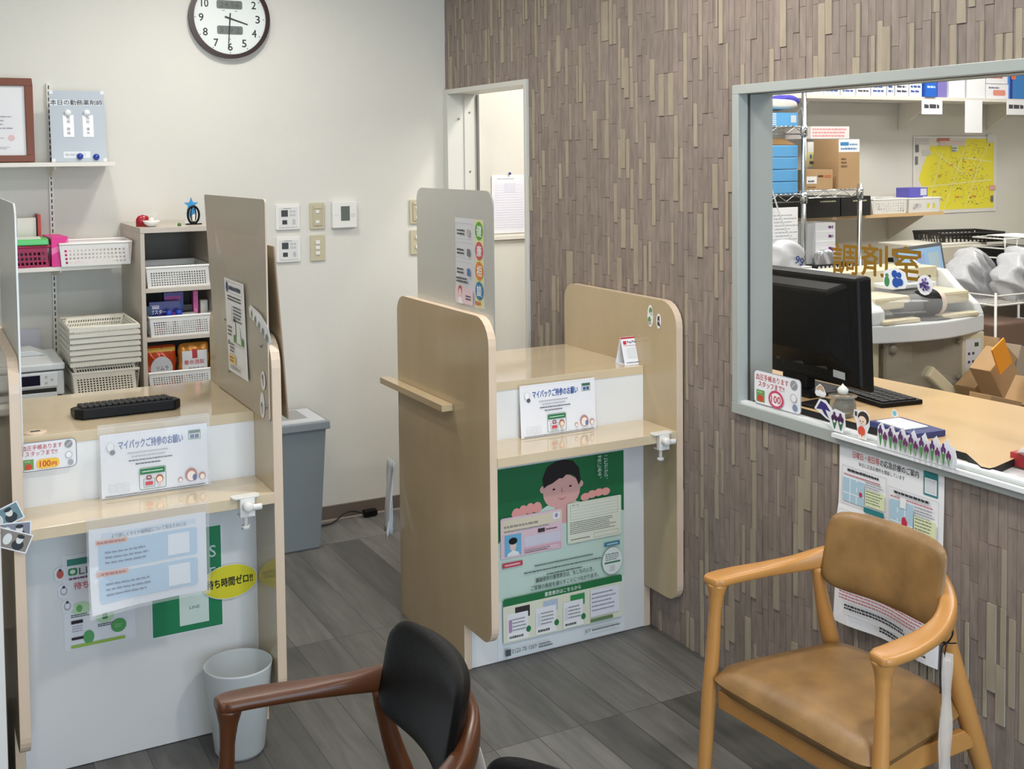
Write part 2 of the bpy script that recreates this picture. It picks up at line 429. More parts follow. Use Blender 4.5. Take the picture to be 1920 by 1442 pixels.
# dispensary window
wn = struct(thing('window_1', None, None))
b = MB(); fw = .034
b.box((-.0145, WY0, WZ0+.034), (X1+.01, WY0-fw*.9, WZ1-.028), M_alu)
b.box((-.014, WY0, WZ1-.028), (X1+.01, WY1, WZ1), M_alu)
b.box((-.016, WY0, WZ0), (.032, WY1, WZ0+.034), M_alu)
b.box((-.0145, WY1, WZ0+.034), (X1+.01, WY1+fw, WZ1-.028), M_alu)
b.build('window_frame', wn, bevel=.0015)
b = MB(); g = flat((70, 74, 73))
b.box((.022, WY0-.030, WZ0+.034), (.030, WY0-.034, WZ1-.028), g).box((.022, WY0-.03, WZ1-.028), (.03, WY1, WZ1-.0295), g)
b.build('glazing_gasket', wn)
b = MB(); b.box((-.006, WY0-.01, WZ0+.034), (.02, WY1, WZ0+.040), flat((232, 235, 236), .25)).box((.033, WY0-.03, WZ0), (.125, WY1, WZ0+.024), flat((225, 228, 228), .3))
b.build('window_sill', wn)
b = MB(); b.box((.0235, WY0-.033, WZ0+.038), (.0285, WY1+.03, WZ1-.029), M_glass); b.build('pane', wn)

# lettering on the glass
GOLD = mat('gold_film', (142, 104, 28), .35)
for ch, x0, x1, y0, y1 in (('調', 1561, 1607, 448, 514), ('剤', 1615, 1664, 451, 518), ('室', 1672, 1727, 457, 524)):
    a, c = at(x0, (y0+y1)/2+3, x=.022), at(x1, (y0+y1)/2, x=.022)
    s = Sheet(.001, .001); s.mb = MB(); hh = .085
    s.text(ch, 0, 0, a.y-c.y, hh, GOLD, off=.022); s.mb.v = [Vector((v.x, v.y, v.z)) for v in s.mb.v]
    o = s.build('glass_lettering', (.0225, a.y, at((x0+x1)/2, y1, x=.022).z), RX)
    tag(o, {'調': 'gold character on the window glass, first of three, with speech radical', '剤': 'gold character on the window glass, middle of the three', '室': 'gold character on the window glass, last of three, under a roof stroke'}[ch], 'lettering', 'gold lettering on the window glass')

# ================================================================== COUNTERS
def counter(x0, x1, label, rail=None):
    "x0,x1 = outer faces; front panel face y=-1.67"
    c = thing('reception_counter', label, 'counter', (x0, -1.14, 0)); L = Matrix.Translation((-x0, 1.14, 0))
    def bd(b, n, p=None, **k):
        b.v = [L @ v for v in b.v]; return b.build(n, p or c, **k)
    T = .026
    prof = lambda: ([(-1.14, 0), (-1.14, 1.10)] + [(-1.14-.062+.062*math.cos(math.radians(a)), 1.10+.062*math.sin(math.radians(a))) for a in range(15, 91, 15)]
        + [(-1.78+.085*math.cos(math.radians(a)), 1.077+.085*math.sin(math.radians(a))) for a in range(90, 181, 15)]
        + [(-1.81+.055*math.cos(math.radians(a)), .205+.055*math.sin(math.radians(a))) for a in range(180, 271, 15)] + [(-1.67, .15), (-1.67, 0)])
    for xa in (x0, x1-T):
        b = MB(); b.prism(prof(), 'x', xa, xa+T, M_maple, M_edge); bd(b, 'side_panel', bevel=.0012)
    b = MB(); b.box((x0+T, -1.66, .002), (x1-T, -1.67, .893), M_whitelam); bd(b, 'front_panel')
    b = MB(); b.box((x0+T, -1.145, .893), (x1-T, -1.672, .922), M_mapletop); bd(b, 'worktop', bevel=.0012)
    b = MB(); b.box((x0+T, -1.67, .703), (x1-T, -1.868, .733), M_mapletop); bd(b, 'writing_ledge', bevel=.0012)
    b = MB(); b.box((x0+T, -1.16, .45), (x1-T, -1.65, .468), M_maple); bd(b, 'inner_shelf')
    if rail:
        b = MB(); b.box((x0-.040, -1.066, .832), (x0-.001, -1.607, .854), M_maple); bd(b, 'bag_rail', bevel=.001)
    return c, bd
RCx0, RCx1 = -.727, -.004
LCx0, LCx1 = -2.052, -1.367
rc, rbd = counter(RCx0, RCx1, 'right maple counter with a bag rail on its side, against the stone wall', True)
lc, lbd = counter(LCx0, LCx1, 'left maple counter carrying the black keyboard, beside the blue-grey bin')
b = MB(); b.prism(rrect(-1.85, .905, -1.27, 1.546, .045), 'x', RCx0+.0265, RCx0+.031, M_frost, flat((150, 150, 142))); rbd(b, 'privacy_screen')
def lean(b, x, k, z0=.93):
    for v in b.v: v.x = x+(v.x-x)-max(0, v.z-z0)*k
lb = MB(); lb.prism(rrect(-1.85, .925, -1.26, 1.54, .012), 'x', LCx1-.0315, LCx1-.027, mat('beige_screen', (178, 168, 150), .25), flat((205, 186, 165)))
for v in lb.v: v.x -= max(0, v.z-.95)*.05*(v.y+1.85)/.6
o = lbd(lb, 'privacy_screen'); o['label'] = 'beige leaning privacy screen with four screws'
b = MB(); b.prism([(-1.855, .93), (-1.855, 1.17), (-1.85, 1.41), (-1.3, 1.41), (-1.3, 1.17), (-1.3, .93)], 'x', LCx1+.001, LCx1+.005, M_maple, flat((150, 120, 100)))
for v in b.v: v.x += .012-(v.z-1.03)*.061
lbd(b, 'outer_board')
b = MB(); b.prism(rrect(-1.85, .905, -1.27, 1.546, .045), 'x', LCx0+.0265, LCx0+.031, M_frost, flat((225, 226, 222), .2)); lbd(b, 'privacy_screen')
# screws of the leaning screen
for (y, z) in ((-1.42, 1.16), (-1.79, 1.13), (-1.43, 1.0), (-1.83, .965)):
    b = MB(); b.lathe([(0, .004), (.0035, .004), (.0055, .002), (.006, 0)], M_steel, n=12)
    for v in b.v: v.x, v.y, v.z = LCx1-.032-v.z-max(0, z-.95)*.05*(y+1.85)/.6, y+v.y, z+v.x
    lbd(b, 'screw')
# cable grommet on the left worktop
b = MB(); b.lathe([(0, .0), (.027, 0), (.03, -.002), (.03, -.004)], M_edge, (-1.975, -1.63, .926)); b.box((-1.987, -1.636, .9262), (-1.963, -1.626, .9268), M_blackm)
lbd(b, 'cable_grommet')

# cane holder clamps on the ledges
def clamp(x, label, M):
    c = thing('cane_holder', label, 'clamp', (x, -1.868, .733), 0, 'white cane holders clamped on the ledges')
    b = MB(); b.prism(rrect(-.038, -.02, .038, .014, .012), 'z', .001, .006, M_white); b.build('rest', c, bevel=.001)
    b = MB(); b.box((-.018, -.020, -.05), (.022, -.002, .001), M_white).box((-.018, -.006, -.05), (.022, .014, -.045), M_white)
    b.sweep([(0, -.024, -.018), (0, -.038, -.018)], (.014, .014), M_white, n=12); b.build('bracket', c, bevel=.0015)
    b = MB(); b.lathe([(.0, 0), (.006, 0), (.006, .035), (.0, .035)], M_white, (.002, .004, -.081)).lathe([(0, 0), (.012, 0), (.012, .009), (0, .009)], M_white, (.002, .004, -.088), n=6)
    b.build('clamp_screw', c)
    b = MB(); b.sweep([(.012, -.030, -.022), (.036, -.032, -.022)], (.005, .009), M_white, n=8); b.build('wing_knob', c)
clamp(-.098, 'white plastic cane holder clamped on the right counter ledge', M_white)
clamp(-1.475, 'white plastic cane holder clamped on the left counter ledge', M_white)

# ------------------------------------------------------------------ notices on and around the counters
BLUE = (40, 84, 160); DK = (60, 62, 68); GR = (150, 152, 158); GREEN = (38, 120, 72); PINK = (226, 120, 130)
def bag_notice(name, loc, label, group, sleeve=0):
    w, h = .286, .172
    s = Sheet(w, h, M_lam)
    for k in range(26): s.ell(.008+k*.0108, h-.006, .0014, .0014, (196, 198, 210), 8, up=0 if k else 1)
    s.text('マイバックご持参のお願い', .047, h-.045, .172, .024, BLUE, off=.03)
    s.ring(.234, h-.041, .034, .026, .0012, GREEN).rect(.236, h-.024, .03, .008, (60, 110, 80)).rect(.239, h-.038, .011, .011, (60, 100, 170)).rect(.252, h-.038, .011, .011, (80, 90, 110))
    s.ell(.026, h-.036, .011, .014, (205, 206, 210)).ell(.026, h-.034, .0085, .011, (244, 245, 248)).ell(.031, h-.050, .007, .007, (90, 92, 96))
    for i, (x, ww) in enumerate(((.07, .11), (.08, .09), (.072, .12), (.09, .07))):
        s.lines(x, h-.060-i*.0105, ww, .0058, 1, (176, 178, 186) if i < 2 else (96, 98, 106), i+3, .62, .05)
    s.ring(.098, .010, .072, .060, .0012, (80, 130, 96), .006).rect(.101, .052, .066, .015, GREEN).lines(.106, .057, .056, .005, 1, (210, 230, 215), 9, .6, .02)
    s.ring(.109, .016, .030, .024, .0012, (120, 150, 140), .003).rect(.114, .021, .02, .010, (208, 80, 88)).ring(.117, .036, .014, .012, .003, (160, 60, 70), .004)
    s.ell(.152, .036, .010, .011, (170, 100, 70)).ell(.152, .034, .0075, .008, (246, 220, 200)).ell(.152, .021, .004, .007, (222, 196, 186))
    for (cx, r) in ((.208, .006), (.238, .016), (.268, .009)):
        s.ell(cx, .018+r, r, r*1.15, (190, 140, 132)).ell(cx, .018+r*.8, r*.72, r*.85, (246, 234, 226))
    s.ell(.247, .026, .006, .009, (110, 120, 160))
    for k in range(3): s.ring(.018+k*.019, .014, .015, .022, .0008, (196, 198, 204), .003).lines(.020+k*.019, .018, .011, .012, 3, (206, 208, 212), k, .2)
    s.lines(.008, .0035, .27, .003, 1, (80, 70, 66), 5, .8, .01)
    if sleeve:
        s.mb.prism([(-.006, -.004), (w+.006, -.004), (w+.008, h+.028), (-.006, h+.028)], 'y', -.0025, -.0028, M_clear)
    return s.build(name, loc, 0, label, 'notice', group, tilt=math.radians(-3))
bag_notice('bag_notice', (-.530, -1.703, .7345), 'laminated shopping bag notice standing on the right counter ledge', 'blue-titled bag notices')
bag_notice('bag_notice', (-1.820, -1.703, .7365), 'shopping bag notice in a clear sleeve on the left counter ledge', 'blue-titled bag notices', 1)

def price_notice(loc, w, h, rotz, label, kind, t=0):
    s = Sheet(w, h, M_lam, .014); s.ring(0, 0, w, h, .0016, (96, 104, 122), .014)
    u = w/.14; v = h/.08
    s.text('血圧手帳あります', .006*u, .058*v, .098*u, .014*v, (200, 84, 84), off=.012)
    s.text('スタッフまで!!', .014*u, .042*v, .078*u, .0135*v, (200, 84, 84), off=.012)
    s.rect(.008*u, .006*v, .025*u, .028*v, (112, 160, 88)).ell(.0205*u, .014*v, .009*u, .008*v, (210, 70, 44)).lines(.011*u, .027*v, .018*u, .004*v, 1, (220, 240, 210), 2)
    s.ell(.120*u, .065*v, .010*u, .011*v, (150, 152, 154)).poly([(.113*u, .06*v), (.125*u, .072*v), (.127*u, .069*v), (.115*u, .058*v)], (190, 192, 194))
    s.ell(.120*u, .035*v, .009*u, .010*v, (190, 192, 196)).ell(.120*u, .035*v, .007*u, .008*v, (244, 244, 246)).ell(.124*u, .014*v, .007*u, .008*v, (130, 150, 180) if kind else (170, 172, 178))
    if kind:
        s.ell(.069*u, .021*v, .0225*u, .021*v, (204, 74, 108)).ell(.069*u, .021*v, .017*u, .015*v, (250, 240, 244)).text('100', .055*u, .013*v, .028*u, .016*v, (190, 60, 90), off=.03)
    else:
        s.rect(.040*u, .006*v, .056*u, .026*v, (250, 200, 66), .011*u).text('100', .048*u, .011*v, .026*u, .016*v, (206, 80, 44), off=.04).text('円', .077*u, .011*v, .012*u, .010*v, (206, 80, 44), off=.04)
    return s.build('price_notice', loc, rotz, label, 'notice', 'rounded 100 yen notebook notices', tilt=t)
price_notice((-2.020, -1.700, .835), .140, .078, 0, 'rounded notice with a yellow 100 yen mark on the left counter', 0)
price_notice((.0035, -2.214, .892), .206, .103, RX, 'rounded notice with a pink 100 circle at the window corner', 1)

# hanging insurance card leaflet on the left ledge
s = Sheet(.296, .214, M_lam)
s.rect(.03, .186, .24, .014, (214, 226, 238)).text('より詳しくマイナ保険証について知るためには', .055, .184, .19, .012, (86, 96, 112), off=.006)
for z0, ttl in ((.104, 'マイナ保険証利用登録'), (.022, '医療DX保険証ポータル')):
    s.rect(.022, z0, .25, .074, (186, 214, 234), .008).rect(.016, z0+.066, .078, .013, (236, 180, 156)).lines(.02, z0+.068, .07, .009, 1, (170, 80, 60), 4, .7, .05)
    s.lines(.038, z0+.012, .13, .040, 3, (112, 128, 156), int(z0*900), .40).rect(.196, z0+.008, .056, .056, (240, 243, 247))
s.mb.prism([(-.006, -.006), (.303, -.006), (.303, .244), (-.006, .244)], 'y', -.006, -.0063, M_clear)
s.build('leaflet', (-1.878, -1.873, .497), 0, 'light blue laminated leaflet hanging from the left counter ledge', 'leaflet',
        warp=lambda x, z: .03*max(0, 1-(x+z)/.13)**1.6+.004*math.sin(x*20))
# social app sheet behind it
s = Sheet(.185, .262, M_lam)
s.rect(.012, .232, .17, .018, (58, 140, 120)).rect(.014, .205, .024, .020, (60, 150, 90), .006).ell(.026, .215, .007, .006, (235, 245, 238)).text('LINE', .042, .205, .07, .018, (96, 110, 104), off=.01)
s.lines(.016, .192, .05, .008, 1, (120, 80, 120), 3, .7).text('待ち時間', .028, .165, .08, .020, (222, 96, 110), off=.02)
s.poly([(.098, .120), (.110, .160), (.118, .158), (.110, .118), (.122, .120), (.104, .104), (.088, .124)], (220, 110, 120))
s.ell(.045, .112, .026, .018, (196, 226, 186)).ell(.040, .112, .008, .010, (110, 180, 100)).lines(.018, .088, .05, .010, 2, DK, 5, .5)
s.ell(.105, .078, .024, .018, (196, 226, 186)).rect(.098, .07, .014, .016, (70, 140, 80), .003).lines(.086, .050, .06, .010, 2, DK, 6, .5)
s.ell(.160, .098, .010, .008, (70, 140, 84)).poly([(.14, .102), (.15, .108), (.147, .100)], (216, 70, 84)).poly([(.07, .090), (.08, .096), (.078, .088)], (216, 70, 84))
s.rect(.018, .072, .030, .009, (34, 30, 38)).lines(.02, .048, .028, .020, 3, (170, 172, 190), 8, .3).rect(.018, .028, .034, .007, (34, 30, 38))
s.ell(.062, .030, .014, .018, (90, 170, 104)).ell(.140, .046, .020, .019, (84, 166, 92)).lines(.13, .040, .02, .012, 3, (150, 205, 150), 3, .4).rect(.016, .006, .14, .008, (160, 196, 84))
s.build('app_sheet', (-1.922, -1.672, .326), 0, 'white app leaflet with green bubbles taped on the left counter front', 'leaflet')
for i, (z, c, lb) in enumerate(((.541, (206, 96, 80), 'small sticker with a red figure on the left counter, topmost of three'), (.493, (150, 152, 176), 'small sticker with a grey figure on the left counter, middle of three'), (.450, (160, 160, 190), 'small sticker with a lilac figure on the left counter, lowest of three'))):
    s = Sheet(.03, .04, M_lam, outline=[(.015+.015*math.cos(a*.5236)*(1+.12*(a % 3)), .02+.02*math.sin(a*.5236)) for a in range(12)])
    s.ell(.015, .02, .009, .012, c if i == 0 else (180, 182, 196)).ell(.015, .021, .006, .008, c if i == 0 else (240, 240, 246)).ell(.015, .031, .004, .004, (70, 74, 90))
    s.build('figure_sticker', (-1.943+.008*i, -1.6745, z-.02), 0, lb, 'sticker', 'figure stickers on the left counter')
# green poster with code square left blank, and the yellow oval
s = Sheet(.202, .298, M_lam); s.rect(.004, .004, .194, .290, (26, 136, 86)).rect(.078, .022, .082, .096, (226, 242, 232)).text('LINE', .106, .066, .028, .008, (70, 130, 96), off=.01)
s.text('S', .165, .205, .018, .034, (214, 232, 220), off=.01).text('E', .165, .145, .016, .030, (214, 232, 220), off=.01)
s.build('green_poster', (-1.695, -1.672, .310), 0, 'green laminated poster with a white square on the left counter front', 'poster')
s = Sheet(.02, .02, M_lam, outline=[(.08*math.cos(a*.1745), .0505*math.sin(a*.1745)) for a in range(36)])
s.ell(0, 0, .078, .0485, (232, 222, 44), 40).text('待ち時間ゼロ!!', -.066, -.014, .132, .026, (32, 32, 24), off=.035, rot=.02)
s.build('oval_sign', (-1.475, -1.679, .437), 0, 'yellow oval zero waiting time sign on the left counter front', 'sign')
# fan of paper banknotes taped to the left wing
def note(name, ang, loc, col, lb):
    s = Sheet(.105, .048, M_paper); s.rect(.003, .003, .099, .042, col).ell(.05, .024, .010, .014, (222, 226, 224)).ell(.078, .016, .014, .013, (44, 48, 56)).ell(.078, .029, .008, .010, (226, 226, 220)).ell(.078, .037, .009, .005, (40, 44, 50)).lines(.008, .008, .028, .03, 4, (70, 78, 88), 5, .4)
    o = s.build(name, loc, 0, lb, 'paper note', 'fan of paper banknotes'); o.rotation_euler = Euler((0, -ang, 0)); return o
note('paper_note', math.radians(22), (-2.122, -1.872, .729), (112, 142, 152), 'blue-grey paper banknote, top of the fan on the left counter')
note('paper_note', math.radians(-3), (-2.118, -1.8745, .715), (134, 136, 150), 'lilac-grey paper banknote, middle of the fan on the left counter')
note('paper_note', math.radians(-24), (-2.122, -1.877, .720), (140, 132, 124), 'brown-grey paper banknote, bottom of the fan on the left counter')

# organ donation poster on the right counter front
KN = [(0, 0), (.012, .026), (.036, .058), (.088, .180), (.112, .205), (.116, .213), (.152, .252), (.196, .283), (.21, .325), (.22, .335), (.254, .343), (.386, .469), (.416, .481), (.475, .527), (.54, .570), (.616, .633), (.7, .7)]
def zi(z):
    for (a, A), (b_, B) in zip(KN, KN[1:]):
        if z <= B: return a+(b_-a)*(z-A)/(B-A)
    return z
W, H = .494, .632
s = Sheet(W, H, M_lam); s.rect(.002, .002, W-.004, H-.004, (233, 240, 243)); s.rect(0, .30, W, H-.30, (28, 112, 66))
MINT = (208, 232, 220); SK = (232, 178, 170); FG = (242, 168, 160)
s.poly([(0, .10), (W, .10), (W, .335), (W-.02, .345), (.30, .42), (.19, .42), (.03, .33), (0, .29)], MINT)
s.rect(.218, .33, .05, .12, SK).ell(.246, .475, .072, .080, SK).ell(.176, .495, .014, .019, SK).ell(.316, .495, .014, .019, SK)
s.poly([(.176, .50), (.172, .55), (.19, .592), (.22, .61), (.255, .616), (.29, .604), (.314, .57), (.320, .51), (.312, .49), (.300, .535), (.28, .55), (.262, .55), (.25, .538), (.236, .54), (.21, .52), (.19, .512)], (26, 20, 22))
s.poly([(.236, .612), (.242, .624), (.262, .620), (.26, .61)], (26, 20, 22))
s.ell(.215, .488, .005, .005, (40, 30, 36)).ell(.279, .492, .005, .005, (40, 30, 36)).poly([(.246, .492), (.243, .472), (.252, .468), (.251, .471), (.246, .474), (.249, .492)], (214, 120, 110))
s.poly([(.228+.036*t/8, .449-.012*math.sin(math.pi*t/8)) for t in range(9)]+[(.264-.036*t/8, .449-.009*math.sin(math.pi*t/8)) for t in range(9)], (200, 66, 84))
for i in range(4): s.ell(.072+.026*i, .404+.004*i+.004*(i in (1, 2)), .018, .030, FG)
for i in range(4): s.ell(.336+.027*i, .431+.003*i+.004*(i in (1, 2)), .018, .017, FG)
s.ell(.188, .252, .026, .022, FG).ell(.302, .262, .022, .020, FG)
def card(x, z, w, h, c): s.rect(x, z, w, h, c, .008)
# cards
card(.012, .220, .232, .166, (240, 208, 218)); s.poly([(.016, .330), (.24, .345), (.24, .378), (.02, .378)], (238, 226, 200))
s.lines(.024, .348, .13, .012, 1, (170, 160, 150), 4, .7, .02).lines(.024, .334, .17, .008, 1, (170, 160, 160), 5, .8, .02)
s.rect(.026, .244, .062, .082, (120, 190, 226)).ell(.057, .286, .012, .018, (240, 214, 200)).ell(.057, .303, .016, .012, (22, 20, 24)).poly([(.034, .246), (.038, .262), (.057, .272), (.077, .262), (.08, .246)], (244, 248, 250))
s.rect(.098, .274, .138, .036, (226, 222, 236)).ring(.098, .242, .138, .026, .0015, (220, 140, 170)).lines(.102, .246, .10, .018, 3, (110, 100, 110), 8, .4).rect(.150, .316, .026, .014, (70, 58, 60)).lines(.18, .32, .05, .006, 1, (120, 90, 100), 5, .7).rect(.206, .352, .028, .026, (248, 246, 252), .004).ell(.220, .366, .006, .008, (170, 150, 190))
card(.262, .254, .216, .162, (214, 228, 208)); card(.265, .257, .21, .156, (238, 240, 222))
s.ring(.274, .338, .19, .064, .001, (150, 160, 140)).text('備 考', .280, .389, .028, .008, DK)
for k in range(4): s.rect(.276, .348+k*.011, .186, .0007, (160, 168, 150), up=0)
s.lines(.272, .286, .19, .046, 7, (124, 124, 116), 12, .42).ring(.366, .262, .1, .016, .0008, (150, 150, 130)).lines(.276, .264, .08, .008, 1, (120, 110, 90), 8, .4)
s.rect(.016, zi(.306), .074, zi(.322)-zi(.306), (206, 74, 92)).lines(.024, zi(.310), .058, zi(.318)-zi(.310), 1, (250, 220, 226), 6, .6, .02).rect(.408, zi(.310), .062, zi(.324)-zi(.310), (64, 136, 170)).lines(.418, zi(.313), .044, zi(.320)-zi(.313), 1, (220, 238, 246), 6, .6, .02)
for i, (x, w) in enumerate(((.135, .23), (.095, .30), (.18, .14))): s.lines(x, zi(.290-.018*i), w, zi(.290-.018*i+.0075)-zi(.290-.018*i), 1, (104, 124, 118), 20+i, .6, .02)
s.text('臓器提供の意思表示は、もしものとき、', .138, .138, .225, .0145, (44, 66, 58), off=.008).text('ご家族の負担を減らすことにつながります。', .120, .116, .262, .0145, (44, 66, 58), off=.008)
for rx, rz, c in ((.042, .048, (150, 176, 168)), (.0405, .0465, (238, 246, 243))): s.poly([(.438+rx*math.cos(a*.157), zi(.258+rz*math.sin(a*.157))) for a in range(40)], c)
s.rect(.406, zi(.250), .064, zi(.256)-zi(.250), (70, 130, 104)).lines(.410, zi(.260), .06, zi(.292)-zi(.260), 4, (110, 130, 124), 9, .45).rect(.428, zi(.222), .020, zi(.242)-zi(.222), (214, 222, 220))
s.rect(.014, .036, .462, .066, (236, 238, 214), .006).poly([(.014, .088), (.476, .088), (.476, .106), (.470, .112), (.02, .112), (.014, .106)], (36, 120, 70)).text('意思表示はこちらから', .17, .093, .14, .014, (240, 250, 240), off=.02)
for i, x in enumerate((.028, .134, .238)):
    s.rect(x+.03, .068, .055, .016, ((60, 50, 54), (190, 206, 226), (52, 150, 84))[i]).rect(x, .046, .078, .030, (246, 246, 250)).rect(x, .038, .08, .010, (252, 252, 250), .003).lines(x+.008, .040, .055, .006, 1, (96, 100, 96), i+4, .6).lines(x+.02, .050, .05, .020, 4, (150, 156, 156), i+7, .4)
    s.rect(x+.006, .050, .012, .018, (196, 150, 190) if i == 0 else (226, 232, 232)).ell(x+.079, .050, .009, .0045, (44, 130, 76), 16)
s.rect(.345, .046, .116, .040, (240, 240, 250)).lines(.350, .052, .1, .030, 5, (150, 150, 170), 5, .35).rect(.345, .038, .09, .005, (110, 140, 100))
s.lines(.35, .016, .12, .007, 1, (110, 120, 120), 8, .6).text('JOT', .322, .014, .022, .010, (60, 70, 70), off=.01)
s.text('0120-78-1069', .042, .010, .092, .010, (90, 100, 110)).rect(.018, .008, .020, .014, (80, 90, 96)).lines(.142, .008, .055, .012, 2, (110, 120, 130), 5, .5)
for i, (tx, x) in enumerate((('場所にある。', .376), ('ことだから、', .402))):
    for k, ch in enumerate(tx): s.text(ch, x+(.010 if ch in '、。' else 0), .604-.010*i-.019*k+(.006 if ch in '、。' else 0), .005 if ch in '、。' else .015, .006 if ch in '、。' else .0165, (226, 240, 230), up=0 if k else 1)
KN = [(0, 0), (.012, .026), (.036, .058), (.088, .180), (.112, .205), (.116, .213), (.152, .252), (.196, .283), (.21, .325), (.22, .335), (.254, .343), (.386, .469), (.416, .481), (.475, .527), (.54, .570), (.616, .633), (.7, .7)]
def zmap(z):
    for (a, A), (b_, B) in zip(KN, KN[1:]):
        if z <= b_: return A+(B-A)*(z-a)/(b_-a)
    return z
nsheet = 8
for v in s.mb.v[nsheet:]: v.z = min(zmap(max(v.z, 0)), H-.001)
s.build('donation_poster', (-.608, -1.672, .006), 0, 'green poster of a smiling figure holding up two cards', 'poster')

# consultation leaflet on the right counter's screen
s = Sheet(.228, .33, M_clear)
s.rect(.006, .012, .206, .276, (226, 228, 232)).rect(.150, .014, .058, .272, (236, 236, 170))
for i, (ch, c) in enumerate((('健', (96, 176, 64)), ('康', (216, 96, 120)), ('相', (232, 140, 60)), ('談', (60, 130, 190)))):
    z = .252-i*.062; s.ell(.180, z, .0275, .029, c, 28).text(ch, .163, z-.017, .034, .034, (248, 250, 248), off=.03)
for i in range(3): s.ring(.014, .222-i*.062, .120, .05, .001, (190, 194, 200)).lines(.024, .232-i*.062, .06, .022, 2, DK, i+4, .5).rect(.098, .230-i*.062, .022, .024, ((190, 186, 176), (120, 122, 128), (90, 130, 180))[i], .004)
s.lines(.018, .080, .09, .020, 2, DK, 9, .55).rect(.010, .016, .13, .050, (240, 216, 224), .01).ell(.048, .056, .014, .016, (196, 90, 80)).ell(.048, .050, .010, .012, (246, 220, 204)).poly([(.030, .014), (.036, .034), (.06, .034), (.068, .014)], (248, 248, 250)).lines(.088, .028, .04, .018, 2, DK, 3, .5).text('実施中', .158, .020, .04, .014, (190, 40, 48), off=.03)
s.build('consultation_leaflet', (RCx0+.0262, -1.578, 1.168), RX, 'narrow leaflet with four coloured circles on the grey screen', 'leaflet')
# narrow leaflet on the beige screen
s = Sheet(.222, .285, M_paper)
s.ring(.012, .244, .19, .034, .001, (150, 154, 170), .004).ell(.030, .260, .014, .016, (44, 58, 120)).lines(.05, .252, .14, .016, 1, (60, 62, 90), 3, .8, .02).lines(.03, .220, .16, .018, 2, DK, 4, .5, .1)
s.rect(.024, .158, .05, .052, (236, 238, 240)).lines(.09, .160, .10, .05, 5, (90, 94, 100), 8, .5).rect(.09, .120, .024, .05, (40, 42, 44)).rect(.0915, .121, .021, .04, (236, 236, 236)).rect(.085, .098, .115, .022, (96, 150, 76)).poly([(.12, .10), (.13, .15), (.165, .15), (.175, .10)], (235, 240, 236)).lines(.02, .110, .05, .035, 3, (96, 90, 100), 4, .5)
s.rect(.020, .084, .012, .012, (50, 110, 60)).lines(.035, .062, .06, .032, 3, (110, 100, 110), 4, .5).rect(.022, .028, .078, .028, (240, 206, 130), .008).lines(.03, .032, .06, .02, 2, (150, 110, 60), 5, .5).ring(.12, .030, .08, .062, .001, (160, 180, 190)).lines(.03, .012, .15, .012, 2, (90, 90, 94), 5, .4)
o = s.build('tall_leaflet', (LCx1-.0365, -1.435, 1.005), RX, 'white leaflet with small green picture on the beige screen', 'leaflet', tilt=.030)
def sticker(name, w, h, loc, rotz, label, cat, fn, group=None, outline=None):
    s = Sheet(w, h, M_lam, outline=outline or [(w/2+w/2*math.cos(a*.2618)*(1-.06*(a % 2)), h/2+h/2*math.sin(a*.2618)) for a in range(24)]); fn(s)
    return s.build(name, loc, rotz, label, cat, group)
def f_two(s): s.ell(.02, .056, .010, .012, (110, 150, 90)).ell(.024, .046, .009, .007, (196, 206, 196)).ell(.013, .024, .009, .012, (110, 150, 90)).ell(.015, .014, .009, .006, (170, 176, 170))
sticker('leaf_sticker', .034, .076, (RCx1-.0275, -1.700, 1.062), RX, 'sticker of two round green leaves on the right counter side', 'sticker', f_two)
def f_blk(s): s.poly([(.006, .012), (.008, .042), (.02, .044), (.019, .022), (.025, .008)], (74, 70, 66)).ell(.013, .026, .003, .003, (220, 220, 216))
sticker('dark_sticker', .028, .052, (RCx1-.0275, -1.752, 1.062), RX, 'small dark sticker beside the green leaf sticker', 'sticker', f_blk)
def f_band(s):
    for i in range(5): s.ell(.03+.038*i, .064-.012*i, .011, .013, (170, 176, 168)).ell(.03+.038*i, .066-.012*i, .006, .007, (120, 130, 120))
sticker('long_sticker', .22, .09, (LCx1-.0375, -1.685, 1.145), RX, 'long pale sticker strip high on the beige screen', 'sticker', f_band, outline=[(.0, .08), (.02, .09), (.12, .075), (.20, .045), (.22, .01), (.21, 0), (.16, .012), (.06, .045), (.01, .055)])
def f_one(s): s.ell(.022, .028, .012, .018, (190, 186, 176)).ell(.016, .036, .005, .006, (70, 80, 110))
sticker('arch_sticker', .044, .052, (LCx1-.0345, -1.785, 1.008), RX, 'upper of two small oval stickers on the beige screen', 'sticker', f_one)
sticker('oval_sticker', .046, .072, (LCx1-.0335, -1.768, .926), RX, 'lower of two small oval stickers on the beige screen', 'sticker', f_one)

# payment tent card on the right worktop
t = thing('payment_card', 'white tent card with a red top edge on the right worktop', 'card stand', (-.088, -1.645, .9225))
s = Sheet(.078, .098, M_lam); s.rect(0, .092, .078, .0055, (190, 30, 46)).rect(.008, .072, .013, .013, (214, 44, 60), .003).text('PayPay', .024, .074, .042, .010, (70, 66, 70), off=.02).lines(.01, .066, .058, .004, 1, (190, 150, 154), 3, .5).rect(.018, .024, .04, .036, (222, 226, 226)).lines(.008, .006, .06, .005, 1, (90, 100, 130), 4, .6)
s.build('front_face', (0, 0, 0), parent=t, tilt=math.radians(-17))
MB().box((0, 0, 0), (.078, .001, .098), M_lam).build('back_face', t, (0, .058, 0), tilt=math.radians(17))
MB().box((0, 0.001, 0), (.078, .057, .001), M_lam).build('base_fold', t)

